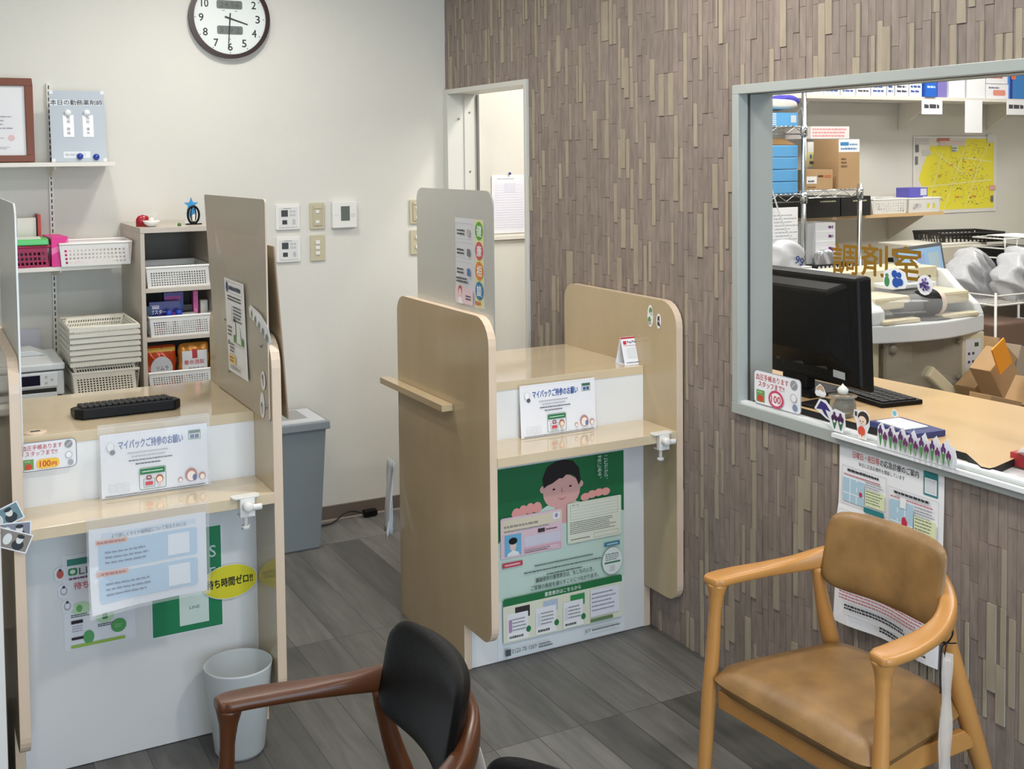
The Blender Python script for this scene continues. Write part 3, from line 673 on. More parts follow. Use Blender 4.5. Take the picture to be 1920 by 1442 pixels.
# keyboard (seen from behind) on the left worktop
t = thing('keyboard', 'black ergonomic keyboard on the left counter worktop', 'keyboard', (-1.715, -1.485, .9225), math.radians(1))
b = MB(); b.prism([(-.148, -.035), (-.13, -.062), (.125, -.062), (.145, -.035), (.145, .03), (.128, .06), (-.132, .06), (-.15, .03)], 'z', .0, .030, M_black)
for v in b.v:
    if v.z > .02: v.z -= .012*(v.y+.06)/.12
b.build('body', t, bevel=.004)
b = MB()
for r in range(5):
    for c in range(15): x = -.128+c*.0168; y = -.040+r*.020; z = .030-.012*(y+.06)/.12; b.box((x, y, z-.002), (x+.0145, y+.017, z+.006), M_blackm)
o = b.build('keys', t, bevel=.0015)

# translucent waste bin
M_bin = mat('translucent_white', (214, 220, 222), .4, trans=.12)
b = MB(); b.lathe([(0, .0), (.060, 0), (.068, .012), (.092, .245), (.094, .252), (.092, .252), (.089, .245), (.065, .014), (0, .008)], M_bin, n=40)
tag(b.build('waste_bin', None, (-1.488, -1.805, 0)), 'round translucent white waste bin on the floor by the left counter', 'waste bin')

# tall grey bin behind the counters
t = thing('dustbin', 'tall blue-grey dustbin against the back wall', 'dustbin', (-.895, -.235, 0))
b = MB()
def frus(b, x0, x1, y0, y1, z0, z1, e, m):
    vs = [(x0+e, y0+e, z0), (x1-e, y0+e, z0), (x1-e, y1-e, z0), (x0+e, y1-e, z0), (x0, y0, z1), (x1, y0, z1), (x1, y1, z1), (x0, y1, z1)]
    b.add(vs, [(3, 2, 1, 0), (4, 5, 6, 7), (0, 1, 5, 4), (1, 2, 6, 5), (2, 3, 7, 6), (3, 0, 4, 7)], m)
frus(b, -.16, .158, -.13, .13, 0, .53, .026, M_grey); b.build('body', t, bevel=.008)
b = MB(); frus(b, -.17, .170, -.14, .14, .515, .548, -.002, M_grey); b.build('rim', t, bevel=.004)
b = MB(); b.box((-.155, -.125, .548), (.155, .125, .552), mat('bin_liner', (196, 200, 204), .3, bump=.8, bscale=18)).box((-.10, -.06, .552), (.10, .11, .5525), flat((150, 152, 152))); b.build('liner', t)
# power strip and cord by the baseboard
b = MB(); pts = catmull([(-.80, -.10, .008), (-.70, -.085, .008), (-.62, -.075, .010), (-.56, -.045, .03), (-.52, -.035, .035), (-.49, -.03, .028), (-.455, -.045, .018)], 6)
b.tube(pts, .004, M_blackm, n=8)
t = thing('power_cord', 'black power cord with plug by the brown baseboard', 'cord', (-.45, -.045, 0)); 
for v in b.v: v -= Vector((-.45, -.045, 0))
b.build('cable', t); MB().box((-.012, -.018, .006), (.052, .018, .032), M_black).build('plug', t, bevel=.004)

# white cloth hanging off the right counter's back
b = MB(); n = 10
vs = []; fs = []
for i in range(13):
    z = .55-.27*i/12
    for j in range(n+1):
        x = -.728-.012-.03*(i/12)*(1-j/n)+(.001*j); y = -1.135+.018*math.sin(j*1.7+i*.25)+.01*j; vs.append((x-.012*math.sin(j*1.1)*(i/12), y, z))
for i in range(12):
    for j in range(n): a = i*(n+1)+j; fs.append((a, a+1, a+n+2, a+n+1))
b.add(vs, fs, mat('pale_cloth', (206, 212, 218), .8), True)
tag(b.build('cloth', solid=.004), 'pale cloth hanging behind the right counter', 'cloth')

# ================================================================== BACK WALL
# clock
t = thing('wall_clock', 'round white wall clock with a dark brown rim, high on the back wall', 'clock', (-1.020, -.002, 2.253))
def disc(b, r0, r1, y0, y1, m, n=56):
    "ring facing -y"
    vs = [(r*math.cos(2*math.pi*k/n), y, r*math.sin(2*math.pi*k/n)) for r, y in ((r1, y0), (r1, y1), (r0, y1), (r0, y1+.006)) for k in range(n)]
    b.add(vs, [(i*n+k, i*n+(k+1) % n, (i+1)*n+(k+1) % n, (i+1)*n+k) for i in range(3) for k in range(n)], m, False)
b = MB(); disc(b, .154, .172, 0, -.034, mat('dark_mahogany', (44, 18, 15), .3)); b.build('rim', t, merge=True)
CW = mat('clock_face', (226, 232, 228), .4)
s = Sheet(.3, .3, CW, outline=[(.156*math.cos(a*math.pi/28), .156*math.sin(a*math.pi/28)) for a in range(56)], t=.018); BK = (34, 34, 34)
for h in range(1, 13):
    a = math.radians(90-30*h); R = .121; ww = .019 if h < 10 else .030
    s.text(str(h), R*math.cos(a)-ww/2, R*math.sin(a)-.016, ww, .032, BK, off=.026, up=0 if h > 1 else 1)
for h in range(12):
    a = math.radians(30*h); ca, sa = math.cos(a), math.sin(a); s.poly([(.143*ca-.0012*sa, .143*sa+.0012*ca), (.150*ca-.0012*sa, .150*sa+.0012*ca), (.150*ca+.0012*sa, .150*sa-.0012*ca), (.143*ca+.0012*sa, .143*sa-.0012*ca)], BK, up=0)
s.lines(-.032, .031, .012, .004, 1, BK, 2, .6, .02).lines(.022, .030, .012, .004, 1, BK, 2, .6, .02).ell(0, -.088, .002, .002, BK)
f = s.build('clock_face', (0, -.0205, 0), parent=t)
def hand(name, ang, L, w, y):
    b = MB(); b.prism([(-w, -.022), (w, -.022), (w*.6, L), (-w*.6, L)], 'y', y, y-.0015, flat((24, 24, 24), .4)); o = b.build(name, t); o.rotation_euler = Euler((0, math.radians(ang), 0)); return o
for z, tx in ((.040, '24:56'), (-.068, '5  9 2')):
    s = Sheet(.11, .036, flat((104, 110, 106), .3), .008, t=.0004); s.text(tx, .013, .008, .084, .020, (78, 84, 82), off=.01); s.build('lcd_display', (-.055, -.0012, z), parent=f)
hand('hour_hand', 107, .080, .0036, -.023); hand('minute_hand', 184, .132, .0026, -.026); hand('second_hand', 184.5, .128, .0008, -.0285)

# shelf standards and shelves
b = MB(); b.box((-1.758, -.014, .55), (-1.742, 0, 1.962), M_shelfw)
for k in range(58): b.box((-1.7525, -.0145, .57+k*.024), (-1.7475, -.0140, .585+k*.024), flat((70, 72, 78)))
tag(b.build('slotted_upright'), 'slotted white shelf upright on the back wall', 'shelf upright')
def wshelf(z, x0, x1, d, label):
    t = thing('wall_shelf', label, 'shelf', ((x0+x1)/2, 0, z), 0, 'white shelves on the slotted upright')
    h = (x1-x0)/2
    b = MB(); b.box((-h, -d, -.016), (h, -.015, 0), M_shelfw); b.build('board', t, bevel=.001)
    xb = -1.75-(x0+x1)/2
    b = MB(); b.prism([(-.0145, -.0165), (-d*.85, -.0165), (-d*.85, -.026), (-.0145, -.06)], 'x', xb-.004, xb+.004, M_shelfw); b.build('bracket', t)
wshelf(1.645, -2.75, -1.531, .20, 'upper white wall shelf holding the framed certificate')
wshelf(1.249, -2.75, -1.534, .30, 'middle white wall shelf holding baskets and pink boxes')
# lower bench behind the counter carrying the printer and basket stack
t = thing('back_bench', 'low bench along the back wall under the printer and baskets', 'bench', (-2.1, 0, 0))
b = MB(); b.box((-.65, -.62, .768), (.585, -.006, .79), M_shelfw); b.build('bench_top', t)
b = MB(); b.box((-.62, -.58, 0), (.57, -.02, .767), M_cab); b.build('carcass', t)

# framed certificate leaning on the upper shelf
t = thing('picture_frame', 'reddish brown framed certificate leaning on the upper shelf', 'frame', (-2.044, -.125, 1.646))
M_red = mat('red_brown_wood', (112, 58, 36), .3, noise=.08, nscale=10, stretch=(.3, 1, 1))
fr = MB(); 
for (x0, z0, x1, z1) in ((-.21, 0, .225, .026), (-.21, .30, .225, .328), (-.21, .026, -.182, .30), (.197, .026, .225, .30)): fr.box((x0, -.02, z0), (x1, 0, z1), M_red)
fr.build('frame', t, bevel=.002, tilt=math.radians(-7))
s = Sheet(.376, .272, M_paper); s.lines(.09, .225, .24, .008, 1, (200, 200, 205), 2, .5).lines(.17, .20, .12, .012, 1, DK, 3, .5).lines(.15, .10, .19, .06, 4, (170, 170, 180), 4, .35).ell(.325, .070, .012, .012, (232, 200, 200)).lines(.24, .066, .07, .006, 1, (170, 170, 180), 5, .5).lines(.2, .025, .14, .012, 2, (180, 180, 186), 5, .4)
s.build('certificate', (-.18, -.006, .026), parent=t, tilt=math.radians(-7))
MB().box((-.182, -.0185, .026), (.197, -.0175, .3), M_glass).build('glass', t, tilt=math.radians(-7))

# staff board
t = thing('name_board', "grey magnetic board naming the day's pharmacists, on the upper shelf", 'board', (-1.757, -.130, 1.646))
s = Sheet(.206, .286, mat('board_grey', (178, 188, 196), .25)); s.rect(.002, .226, .195, .024, (208, 214, 220)).text('本日の勤務薬剤師', .003, .228, .194, .021, (26, 28, 32), off=.018)
for (x, z) in ((0, 0), (.192, 0), (0, .272), (.192, .272)): s.rect(x, z, .014, .014, (216, 222, 226), up=0)
s.rect(.044, .016, .10, .026, (214, 220, 224)).lines(.05, .022, .08, .014, 1, (180, 186, 192), 3, .7)
bd = s.build('board_face', (0, 0, 0), parent=t, tilt=math.radians(-8))
for x, cs in ((.045, ('●', '●', '政', '●')), (.118, ('●', '●', '俊', '大'))):
    s = Sheet(.040, .088, M_paper)
    for i in range(4):
        zz = (.070, .055, .026, .010)[i]
        if cs[i] == '●': s.lines(.014, zz, .013, .012, 3, (50, 52, 56), i+int(x*100), .5, .1)
        else: s.text(cs[i], .013, zz, .013, .012, (50, 52, 56))
    s.build('name_strip', (x+.002, -.0012, .100), parent=bd)
def magnet(x, z, c, r=.0125):
    b = MB(); b.lathe([(0, .012), (r*.6, .011), (r*.95, .007), (r, .001), (r, 0)], c, n=18)
    for v in b.v: v.x, v.y, v.z = x+v.x, -v.z-.0008, z+v.y
    return b.build('magnet', bd)
MW = mat('white_magnet', (226, 230, 232), .25); MBl = mat('blue_magnet', (32, 60, 150), .25)
magnet(.066, .196, MW, .014); magnet(.137, .197, MW, .0135); magnet(.104, .022, MBl); magnet(.165, .019, MBl)

# perforated baskets
def perf(b, O, U, V, nx, nz, m, mu=.12, ml=.08, fill=.6):
    "wall with square holes: O corner, U and V edge vectors"
    O, U, V = Vector(O), Vector(U), Vector(V)
    us = [0]; 
    for i in range(nx): w = (1-2*mu)/nx; us += [mu+w*(i+(1-fill)/2), mu+w*(i+(1+fill)/2)]
    us += [1]; vs_ = [0]
    for i in range(nz): w = (1-ml-.22)/nz; vs_ += [ml+w*(i+(1-fill)/2), ml+w*(i+(1+fill)/2)]
    vs_ += [1]
    P = [O+U*u+V*v for v in vs_ for u in us]; n = len(us); fs = []
    for j in range(len(vs_)-1):
        for i in range(n-1):
            if i % 2 == 1 and j % 2 == 1: continue
            a = j*n+i; fs.append((a, a+1, a+n+1, a+n))
    b.add(P, fs, m)
def basket(name, w, d, h, m, label, cat, loc, group=None, nx=18, nz=5, taper=.007, rz=0, ny=None, handle=True):
    t = thing(name, label, cat, loc, rz, group); e = taper; b = MB(); ny = ny or max(4, int(nx*d/w))
    A = [(-w/2+e, -d/2+e, 0), (w/2-e, -d/2+e, 0), (w/2-e, d/2-e, 0), (-w/2+e, d/2-e, 0)]; T = [(-w/2, -d/2, h), (w/2, -d/2, h), (w/2, d/2, h), (-w/2, d/2, h)]
    for i in range(4):
        j = (i+1) % 4; o = Vector(A[i]); u = Vector(A[j])-o; v = (Vector(T[i])-o)
        perf(b, o, u, v, nx if i % 2 == 0 else ny, nz, m, mu=.05)
    b.add(A, [(0, 1, 2, 3)], m); b.build('body', t, solid=.0016)
    b = MB(); r = .006
    b.sweep([(-w/2, -d/2, h), (w/2, -d/2, h), (w/2, d/2, h), (-w/2, d/2, h)], (.0035, r), m, n=4, closed=True, p=1); 
    b.build('rim', t, bevel=.001)
    return t
WB = 'white perforated baskets'
basket('storage_basket', .262, .22, .085, M_white, 'white perforated basket on the middle wall shelf', 'basket', (-1.625, -.215, 1.2495), WB, nx=16, nz=4, rz=math.radians(-2))
M_mag = mat('magenta_plastic', (160, 24, 76), .35)
basket('storage_basket', .165, .20, .078, M_mag, 'magenta basket with a green lid on the middle wall shelf', 'basket', (-1.870, -.195, 1.2495), None, nx=9, nz=3)
t = thing('green_tray', 'bright green tray lid resting on the magenta basket', 'lid', (-1.875, -.20, 1.334), math.radians(-3))
b = MB(); b.box((-.09, -.1, 0), (.085, .095, .022), mat('green_plastic', (84, 200, 104), .3)); b.build('tray', t, bevel=.004); MB().box((-.07, -.075, .0222), (.06, .07, .0235), flat((228, 232, 224))).build('liner', t)
def book(w, d, h, m, label, cat, loc, name='file_box', rz=0, group=None, extra=None):
    t = thing(name, label, cat, loc, rz, group); b = MB(); b.box((0, 0, 0), (w, d, h), m); b.build('body', t, bevel=.001)
    if extra: extra(t)
    return t
def ex1(t): MB().box((.006, -.0008, .10), (.075, 0, .114), flat((96, 150, 190))).build('blue_label', t)
book(.094, .10, .175, flat((208, 206, 200)), 'pale grey file box with a blue label on the middle shelf', 'file box', (-1.985, -.095, 1.2505), extra=ex1)
book(.070, .10, .178, flat((216, 212, 204)), 'plain pale grey file box, right of the blue-labelled one', 'file box', (-1.888, -.095, 1.2505))
book(.012, .11, .19, flat((176, 70, 64)), 'thin red folder upright beside the file boxes', 'folder', (-1.814, -.11, 1.2505), 'red_folder')
# pink tissue box lying on the shelf edge
t = thing('tissue_box', 'hot pink tissue box with a tissue poking out, end towards the room', 'tissue box', (-1.765, -.20, 1.2495), math.radians(4))
PK = mat('hot_pink_card', (226, 44, 140), .4)
b = MB(); b.box((-.028, -.10, 0), (.033, .09, .113), PK); b.build('carton', t, bevel=.001)
MB().add([(-.028, -.1006, .045), (.033, -.1006, .075), (.033, -.1006, .112), (.02, -.1006, .085), (-.028, -.1006, .07)], [(0, 1, 2, 3, 4)], flat((238, 130, 180))).build('pattern', t)
b = MB(); b.cushion(.05, .085, .03, flat((236, 214, 224)), n=10, p=3, bend=lambda P: (P.y-.034+.012*math.sin(P.z*60), P.x-.03, P.z+.055)); b.build('tissue', t)

# cabinet with three open shelves
CX0, CX1, CYF = -1.488, -1.20, -.455
t = thing('shelf_cabinet', 'greige open shelf cabinet standing against the back wall', 'cabinet', (CX0, 0, 0)); L = Matrix.Translation((-CX0, 0, 0))
def cb(b, n, **k):
    b.v = [L @ v for v in b.v]; return b.build(n, t, **k)
for xa, xb in ((CX0, CX0+.016), (CX1-.016, CX1)): cb(MB().box((xa, CYF, .0), (xb, -.004, 1.373), M_cab), 'side_panel', bevel=.0008)
cb(MB().box((CX0, CYF-.001, 1.373), (CX1, -.004, 1.393), M_cab), 'top_board', bevel=.0008)
cb(MB().box((CX0+.016, -.02, .05), (CX1-.016, -.008, 1.373), M_cabin), 'back_board')
for z in (1.160, .972, .762, .5): cb(MB().box((CX0+.016, CYF, z-.016), (CX1-.016, -.02, z), M_cab), 'shelf', bevel=.0008)
cb(MB().box((CX0+.016, CYF+.02, .0), (CX1-.016, -.02, .06), M_cab), 'plinth')
BW = CX1-CX0-.040
basket('storage_basket', BW, .30, .078, M_white, 'empty white perforated basket on the top cabinet shelf', 'basket', ((CX0+CX1)/2, CYF+.155, 1.1605), WB, nx=22, nz=6)
basket('storage_basket', BW-.006, .30, .075, M_white, 'white perforated basket full of medicine packs in the cabinet', 'basket', ((CX0+CX1)/2+.004, CYF+.150, .9725), WB, nx=24, nz=6)
basket('storage_basket', BW, .30, .070, M_white, 'white perforated basket under the sweet bags in the cabinet', 'basket', ((CX0+CX1)/2, CYF+.155, .7625), WB, nx=22, nz=6)
# medicine packs in the middle basket
def pack(w, d, h, c, label, loc, rz=0, ex=None, name='medicine_box', cat='medicine box'):
    t = thing(name, label, cat, loc, rz); h *= PH; MB().box((-w/2, -d/2, 0), (w/2, d/2, h), c).build('carton', t, bevel=.0006)
    if ex:
        s = Sheet(w, h, c); ex(s)
        for v in s.mb.v[8:]: v.z *= PH
        s.build('print', (-w/2, -d/2-.0008, 0), parent=t)
    return t
z0 = .975
PH = 1.45
def exn(s):
    s.rect(.003, .066, .034, .010, (196, 196, 214)).text('ガスター10', .004, .052, .075, .011, (240, 240, 250), off=.02).lines(.042, .040, .04, .008, 1, (200, 200, 230), 3, .6).rect(0, .0, s.w, .016, (240, 150, 130)).rect(s.w*.72, .02, s.w*.27, .035, (150, 60, 180)).text('10', s.w*.80, .03, .02, .016, (240, 230, 250))
pack(.115, .03, .085, mat('navy_card', (38, 34, 120), .3), 'navy medicine box with pale lettering in the middle cabinet basket', (-1.388, -.360, z0+.0), math.radians(-4), exn)
pack(.075, .03, .105, mat('violet_card', (62, 44, 140), .3), 'violet medicine box behind the navy one in the cabinet', (-1.345, -.315, z0), 0, lambda s: s.ell(.055, .06, .014, .018, (70, 120, 190)).rect(.004, .085, .06, .01, (200, 90, 170)))
pack(.03, .06, .075, flat((60, 84, 110)), 'slate blue medicine box at the left of the cabinet basket', (-1.452, -.345, z0), 0)
pack(.016, .05, .078, flat((150, 160, 160)), 'thin grey medicine box left of the navy one', (-1.418+.0, -.300, z0), 0)
pack(.018, .03, .108, mat('pink_card', (222, 90, 160), .3), 'upright pink medicine box in the cabinet basket', (-1.268, -.355, z0), 0, lambda s: s.rect(.004, .0, .010, .06, (236, 150, 190)))
pack(.028, .03, .082, flat((214, 212, 200)), 'cream medicine box at the right end of the cabinet basket', (-1.237, -.362, z0), 0)
pack(.06, .03, .052, flat((214, 216, 214)), 'white medicine box low in front of the violet one', (-1.308, -.385, z0), math.radians(6))
for i, x in enumerate((-1.382, -1.345)):
    b = MB(); b.lathe([(0, .03), (.011, .03), (.012, .028), (.012, 0), (0, 0)], mat('blue_cap', (44, 80, 190), .3), n=18)
    tag(b.build('bottle_cap', loc=(x, -.425, z0+.063)), ('blue bottle cap, left of the pair at the front of the cabinet basket', 'blue bottle cap, right of the pair at the front of the cabinet basket')[i], 'cap', 'blue bottle caps')
    b = MB(); b.lathe([(0, 0), (.014, 0), (.014, .054), (.010, .062), (0, .062)], M_white, n=18); tag(b.build('eye_drop_bottle', loc=(x, -.425, z0)), ('small white bottle under the left blue cap', 'small white bottle under the right blue cap')[i], 'bottle', 'small bottles')
# sweet bags
def sweet(label, loc, c, ex):
    t = thing('sweet_bag', label, 'bag of sweets', loc); b = MB()
    b.cushion(.118, .165, .035, c, p=9, n=24, q=4, bend=lambda P: (P.x+.002*math.sin(P.z*90), P.y*(1-.7*max(0, P.z/.0825)**3)+.002*math.sin(P.x*130+P.z*60), P.z+.0825)); b.build('pouch', t)
    s = Sheet(.118, .165, c); s.mb = MB(); ex(s); s.build('print', (-.059, -.001, 0), parent=t, warp=lambda x, z: .0195*max(0, 1-max(abs(x/.059-1), abs(z/.0825-1))**4)**.5*(1-.7*max(0, z/.0825-1)**3), step=.012)
FO = mat('orange_foil', (186, 70, 30), .2, metal=.3); FY = mat('gold_foil', (196, 130, 50), .25, metal=.3)
sweet('orange bag of herbal sweets with a silver cloud label', (-1.415, -.40, .768), FO, lambda s: s.rect(.004, .14, .11, .016, (206, 158, 60)).ell(.06, .075, .042, .048, (196, 196, 198)).rect(.018, .02, .084, .05, (196, 196, 198), .02).text('リムラ', .040, .070, .045, .016, (40, 36, 34), off=.01).text('たかめるのど飴', .020, .030, .08, .016, (40, 36, 34), off=.01))
sweet('gold bag of throat sweets with a white front', (-1.288, -.40, .768), FY, lambda s: s.rect(.012, .01, .096, .125, (222, 222, 222)).rect(.05, .105, .02, .035, (180, 40, 40)).text('養命酒製', .018, .082, .078, .018, (196, 60, 56), off=.01).text('クロモジ', .034, .056, .06, .015, (44, 44, 44), off=.01).text('のど飴', .036, .028, .06, .019, (40, 40, 40), off=.02))

# things on the cabinet top
t = thing('egg_dish', 'white shell-shaped dish with a ball and red lid on the cabinet', 'dish', (-1.435, -.40, 1.3935))
b = MB(); b.lathe([(0, .0), (.012, .001), (.026, .012), (.033, .024), (.031, .024), (.024, .014), (0, .006)], M_white, n=28, sy=.8); b.build('dish', t)
b = MB(); b.lathe([(0, .036), (.009, .034), (.012, .026), (.009, .016), (0, .012)], M_cream, n=16); b.build('ball', t)
b = MB(); b.lathe([(0, .045), (.018, .040), (.026, .028), (.026, .0), (0, 0)], mat('red_lacquer', (164, 24, 40), .25), (-.022, .055, 0), n=20, sy=.5); b.build('red_lid', t)
b = MB(); st = [(.030*(1 if k % 2 == 0 else .42)*math.sin(k*math.pi/5), .030*(1 if k % 2 == 0 else .42)*math.cos(k*math.pi/5)) for k in range(10)]
b.prism(st, 'y', -.006, .0, mat('sky_blue_paper', (56, 150, 206), .5)); b.box((-.046, -.004, -.034), (-.016, 0, -.018), MATS['sky_blue_paper'], Matrix.Rotation(math.radians(-38), 4, 'Y') @ Matrix.Translation((.012, 0, .0)))
tag(b.build('origami_star', loc=(-1.262, -.30, 1.470)), 'folded sky blue paper star above the cabinet top', 'paper star')
t = thing('display_card', 'white pointed card stand behind the black oval ornament', 'card', (-1.262, -.30, 1.3935))
MB().prism([(-.026, 0), (.03, 0), (.026, .055), (.004, .070), (-.022, .045)], 'y', 0, .004, M_paper).build('card', t)
t = thing('oval_ornament', 'black oval ring ornament with a small pale figure inside', 'ornament', (-1.262, -.34, 1.3935))
b = MB(); b.tube([(.022*math.cos(a*math.pi/12), 0, .038+.034*math.sin(a*math.pi/12)) for a in range(24)], .0045, M_black, closed=True, up=(0, 1, 0)); b.tube([(.010*math.cos(a*math.pi/12), 0, .040+.030*math.sin(a*math.pi/12)) for a in range(24)], .0022, M_black, closed=True, up=(0, 1, 0)); b.build('ring', t)
MB().box((-.03, -.012, 0), (.03, .012, .004), M_black).build('base', t)
b = MB(); b.lathe([(0, 0), (.007, 0), (.006, .010), (.0035, .014), (.006, .020), (.004, .026), (0, .028)], M_cream, (0, -.001, .012), n=12); b.build('figure', t)
t = thing('backing_card', 'grey-white backing card with an oval mark on the cabinet top', 'card', (-1.478, -.34, 1.3935))
s = Sheet(.075, .052, flat((214, 210, 202))); s.ell(.024, .032, .016, .010, (96, 94, 92)).ell(.024, .032, .004, .004, (240, 240, 240)); s.build('card', (0, 0, 0), parent=t, rotz=math.radians(-8))
b = MB(); b.lathe([(0, .012), (.006, .010), (.008, .004), (.006, 0), (0, 0)], flat((70, 120, 40)), n=12)
tag(b.build('green_trinket', loc=(-1.33, -.40, 1.3935)), 'tiny green trinket on the cabinet top', 'trinket')

# multifunction printer on the bench
t = thing('printer', 'light grey multifunction printer on the bench at the left', 'printer', (-1.965, -.34, .7905))
PG = mat('printer_grey', (196, 200, 202), .4); PG2 = mat('printer_top', (216, 220, 220), .4)
b = MB(); b.box((-.19, -.18, .012), (.187, .17, .100), PG); b.box((-.18, -.17, 0), (.18, .16, .012), M_black); b.build('body', t, bevel=.006)
b = MB(); b.box((-.19, -.182, .104), (.19, .17, .128), PG2); b.box((-.19, -.175, .128), (-.03, .15, .138), PG2); b.build('scanner_lid', t, bevel=.005)
b = MB(); b.prism([(-.02, .1285), (.15, .1285), (.10, .150), (.0, .146)], 'y', .02, .16, flat((200, 204, 204))); b.build('feeder_tray', t, bevel=.003)
b = MB(); b.box((-.188, -.186, .046), (.165, -.180, .098), PG2); c = b.build('control_panel', t, bevel=.003)
MB().box((.040, -.1875, .054), (.105, -.1862, .090), flat((26, 26, 44), .15)).build('touch_screen', c)
for (x, z) in ((.125, .082), (.125, .060), (.145, .071), (.018, .08), (.018, .06)): MB().box((x-.004, -.1872, z-.004), (x+.004, -.1862, z+.004), flat((172, 176, 180))).build('button', c)
b = MB(); b.box((-.185, -.1808, .022), (.160, -.150, .040), M_blackm); b.build('output_slot', t)
b = MB(); b.box((-.185, -.187, .004), (.162, -.1815, .026), PG); b.build('paper_cassette', t, bevel=.003)
# card leaning behind the printer
tag(MB().box((-.05, -.004, 0), (.05, 0, .19), flat((206, 204, 214))).build('backing_board', loc=(-1.86, -.03, .792)), 'pale lilac board leaning on the wall behind the printer', 'board')
# basket stack
zz = .7905
base = basket('storage_basket', .232, .32, .088, M_cream, 'deep cream basket at the bottom of the stack on the bench', 'basket', (-1.638, -.40, zz), 'stacked cream baskets', nx=18, nz=7, taper=.008)
zz += .066
words = ['second', 'third', 'fourth', 'fifth', 'sixth', 'seventh', 'topmost']
proto = None
for i in range(7):
    zi = zz+.021*(i+1)+.0
    if proto is None:
        t = thing('tray_basket', '', 'basket', (0, 0, 0), 0, 'stacked cream baskets'); b = MB(); w, d, h, e = .238, .325, .040, .012
        A = [(-w/2+e, -d/2+e, 0), (w/2-e, -d/2+e, 0), (w/2-e, d/2-e, 0), (-w/2+e, d/2-e, 0)]; T = [(-w/2, -d/2, h), (w/2, -d/2, h), (w/2, d/2, h), (-w/2, d/2, h)]
        for k in range(4):
            j = (k+1) % 4; o = Vector(A[k]); perf(b, o, Vector(A[j])-o, Vector(T[k])-o, 22 if k % 2 == 0 else 26, 2, M_cream, mu=.04)
        b.add(A, [(0, 1, 2, 3)], M_cream); b.build('body', t, solid=.0014)
        b = MB(); b.sweep([(-w/2, -d/2, h), (w/2, -d/2, h), (w/2, d/2, h), (-w/2, d/2, h)], (.003, .0045), M_cream, n=4, closed=True, p=1); Z0 = h-.013; q = .0035
        for k in range(4):
            j = (k+1) % 4; a_, c_ = Vector(T[k]), Vector(T[j]); f_ = lambda v, z: Vector((v.x*(1+q/ (w/2)), v.y*(1+q/(d/2)), z)); b.add([f_(a_, Z0), f_(c_, Z0), f_(c_, h), f_(a_, h)], [(0, 1, 2, 3)], M_cream)
        b.build('rim', t, solid=.0012)
        proto = t
    else: t = copy_tree(proto)
    t.location = (-1.638+.001*math.sin(i*2), -.40, zi); t['label'] = 'shallow cream basket, %s from the bottom of the stack' % words[i] if i < 6 else 'shallow cream basket, topmost of the stack on the bench'

# wall controls
CREAMP = mat('beige_switch_plate', (196, 188, 160), .4)
def remote(x, z, label):
    t = thing('ventilation_remote', label, 'control panel', (x, -.001, z), 0, 'white fan control panels')
    b = MB(); b.prism(rrect(-.055, -.057, .055, .057, .006), 'y', 0, -.009, M_white); b.build('outer_plate', t, bevel=.003)
    b = MB(); b.box((-.041, -.0115, -.046), (.043, -.009, .044), flat((222, 222, 218))); b.build('inner_plate', t, bevel=.001)
    s = Sheet(.001, .001); s.mb = MB(); s.rect(-.031, .002, .030, .029, (64, 66, 68)).rect(-.027, -.032, .022, .019, (58, 60, 62)).lines(-.022, .036, .04, .004, 1, (120, 122, 124), 4, .6)
    for (a, c) in ((.007, .020), (.022, .020), (.007, .004), (.022, .004)): s.rect(a, c, .011, .009, (190, 192, 192), up=0)
    s.lines(.020, -.034, .014, .024, 4, (160, 162, 164), 6, .5); s.build('display', (0, -.0118, 0), parent=t)
remote(-.778, 1.392, 'white fan control panel on the back wall, upper of two'); remote(-.778, 1.248, 'white fan control panel on the back wall, lower of two')
def plate(x, z, kind, label, h=.120):
    t = thing('light_switch', label, 'switch', (x, -.001, z), 0, 'beige switch plates')
    b = MB(); b.prism(rrect(-.035, -h/2, .035, h/2, .005), 'y', 0, -.007, CREAMP); b.build('plate', t, bevel=.0025)
    if kind == 1:
        b = MB(); b.box((-.020, -.011, -.044), (.024, -.0071, .048), flat((188, 180, 150))); b.build('raised_panel', t, bevel=.002)
        MB().box((-.016, -.014, .034), (.020, -.011, .040), CREAMP).build('hood', t)
        for z_ in (.020, -.026): MB().box((-.008, -.0135, z_-.007), (.008, -.011, z_+.007), M_white).build('button', t, bevel=.001)
    else:
        for z_ in ((.026, .002, -.022) if kind == 3 else (.024, -.022)): MB().box((-.010, -.012, z_-.008), (.009, -.0071, z_+.008), M_white).build('button', t, bevel=.001)
plate(-.643, 1.392, 1, 'beige plate with a raised panel between fan panel and thermostat'); plate(-.643, 1.248, 3, 'beige plate with three white buttons, lower of the middle pair', .118)
plate(-.158, 1.396, 1, 'beige plate with a raised panel beside the door, upper of two', .115); plate(-.157, 1.253, 2, 'beige plate with two buttons beside the door, lower of two', .117)
t = thing('thermostat', 'white square thermostat with a dark display on the back wall', 'thermostat', (-.519, -.001, 1.395))
b = MB(); b.box((-.058, -.024, -.060), (.058, 0, .060), M_white); b.build('housing', t, bevel=.003)
s = Sheet(.001, .001); s.mb = MB(); s.rect(-.018, -.028, .042, .066, (96, 104, 98)).lines(-.05, -.002, .022, .004, 1, (196, 198, 204), 3, .6).lines(.03, -.012, .022, .018, 3, (196, 198, 204), 4, .4); s.build('display', (0, -.0245, 0), parent=t)

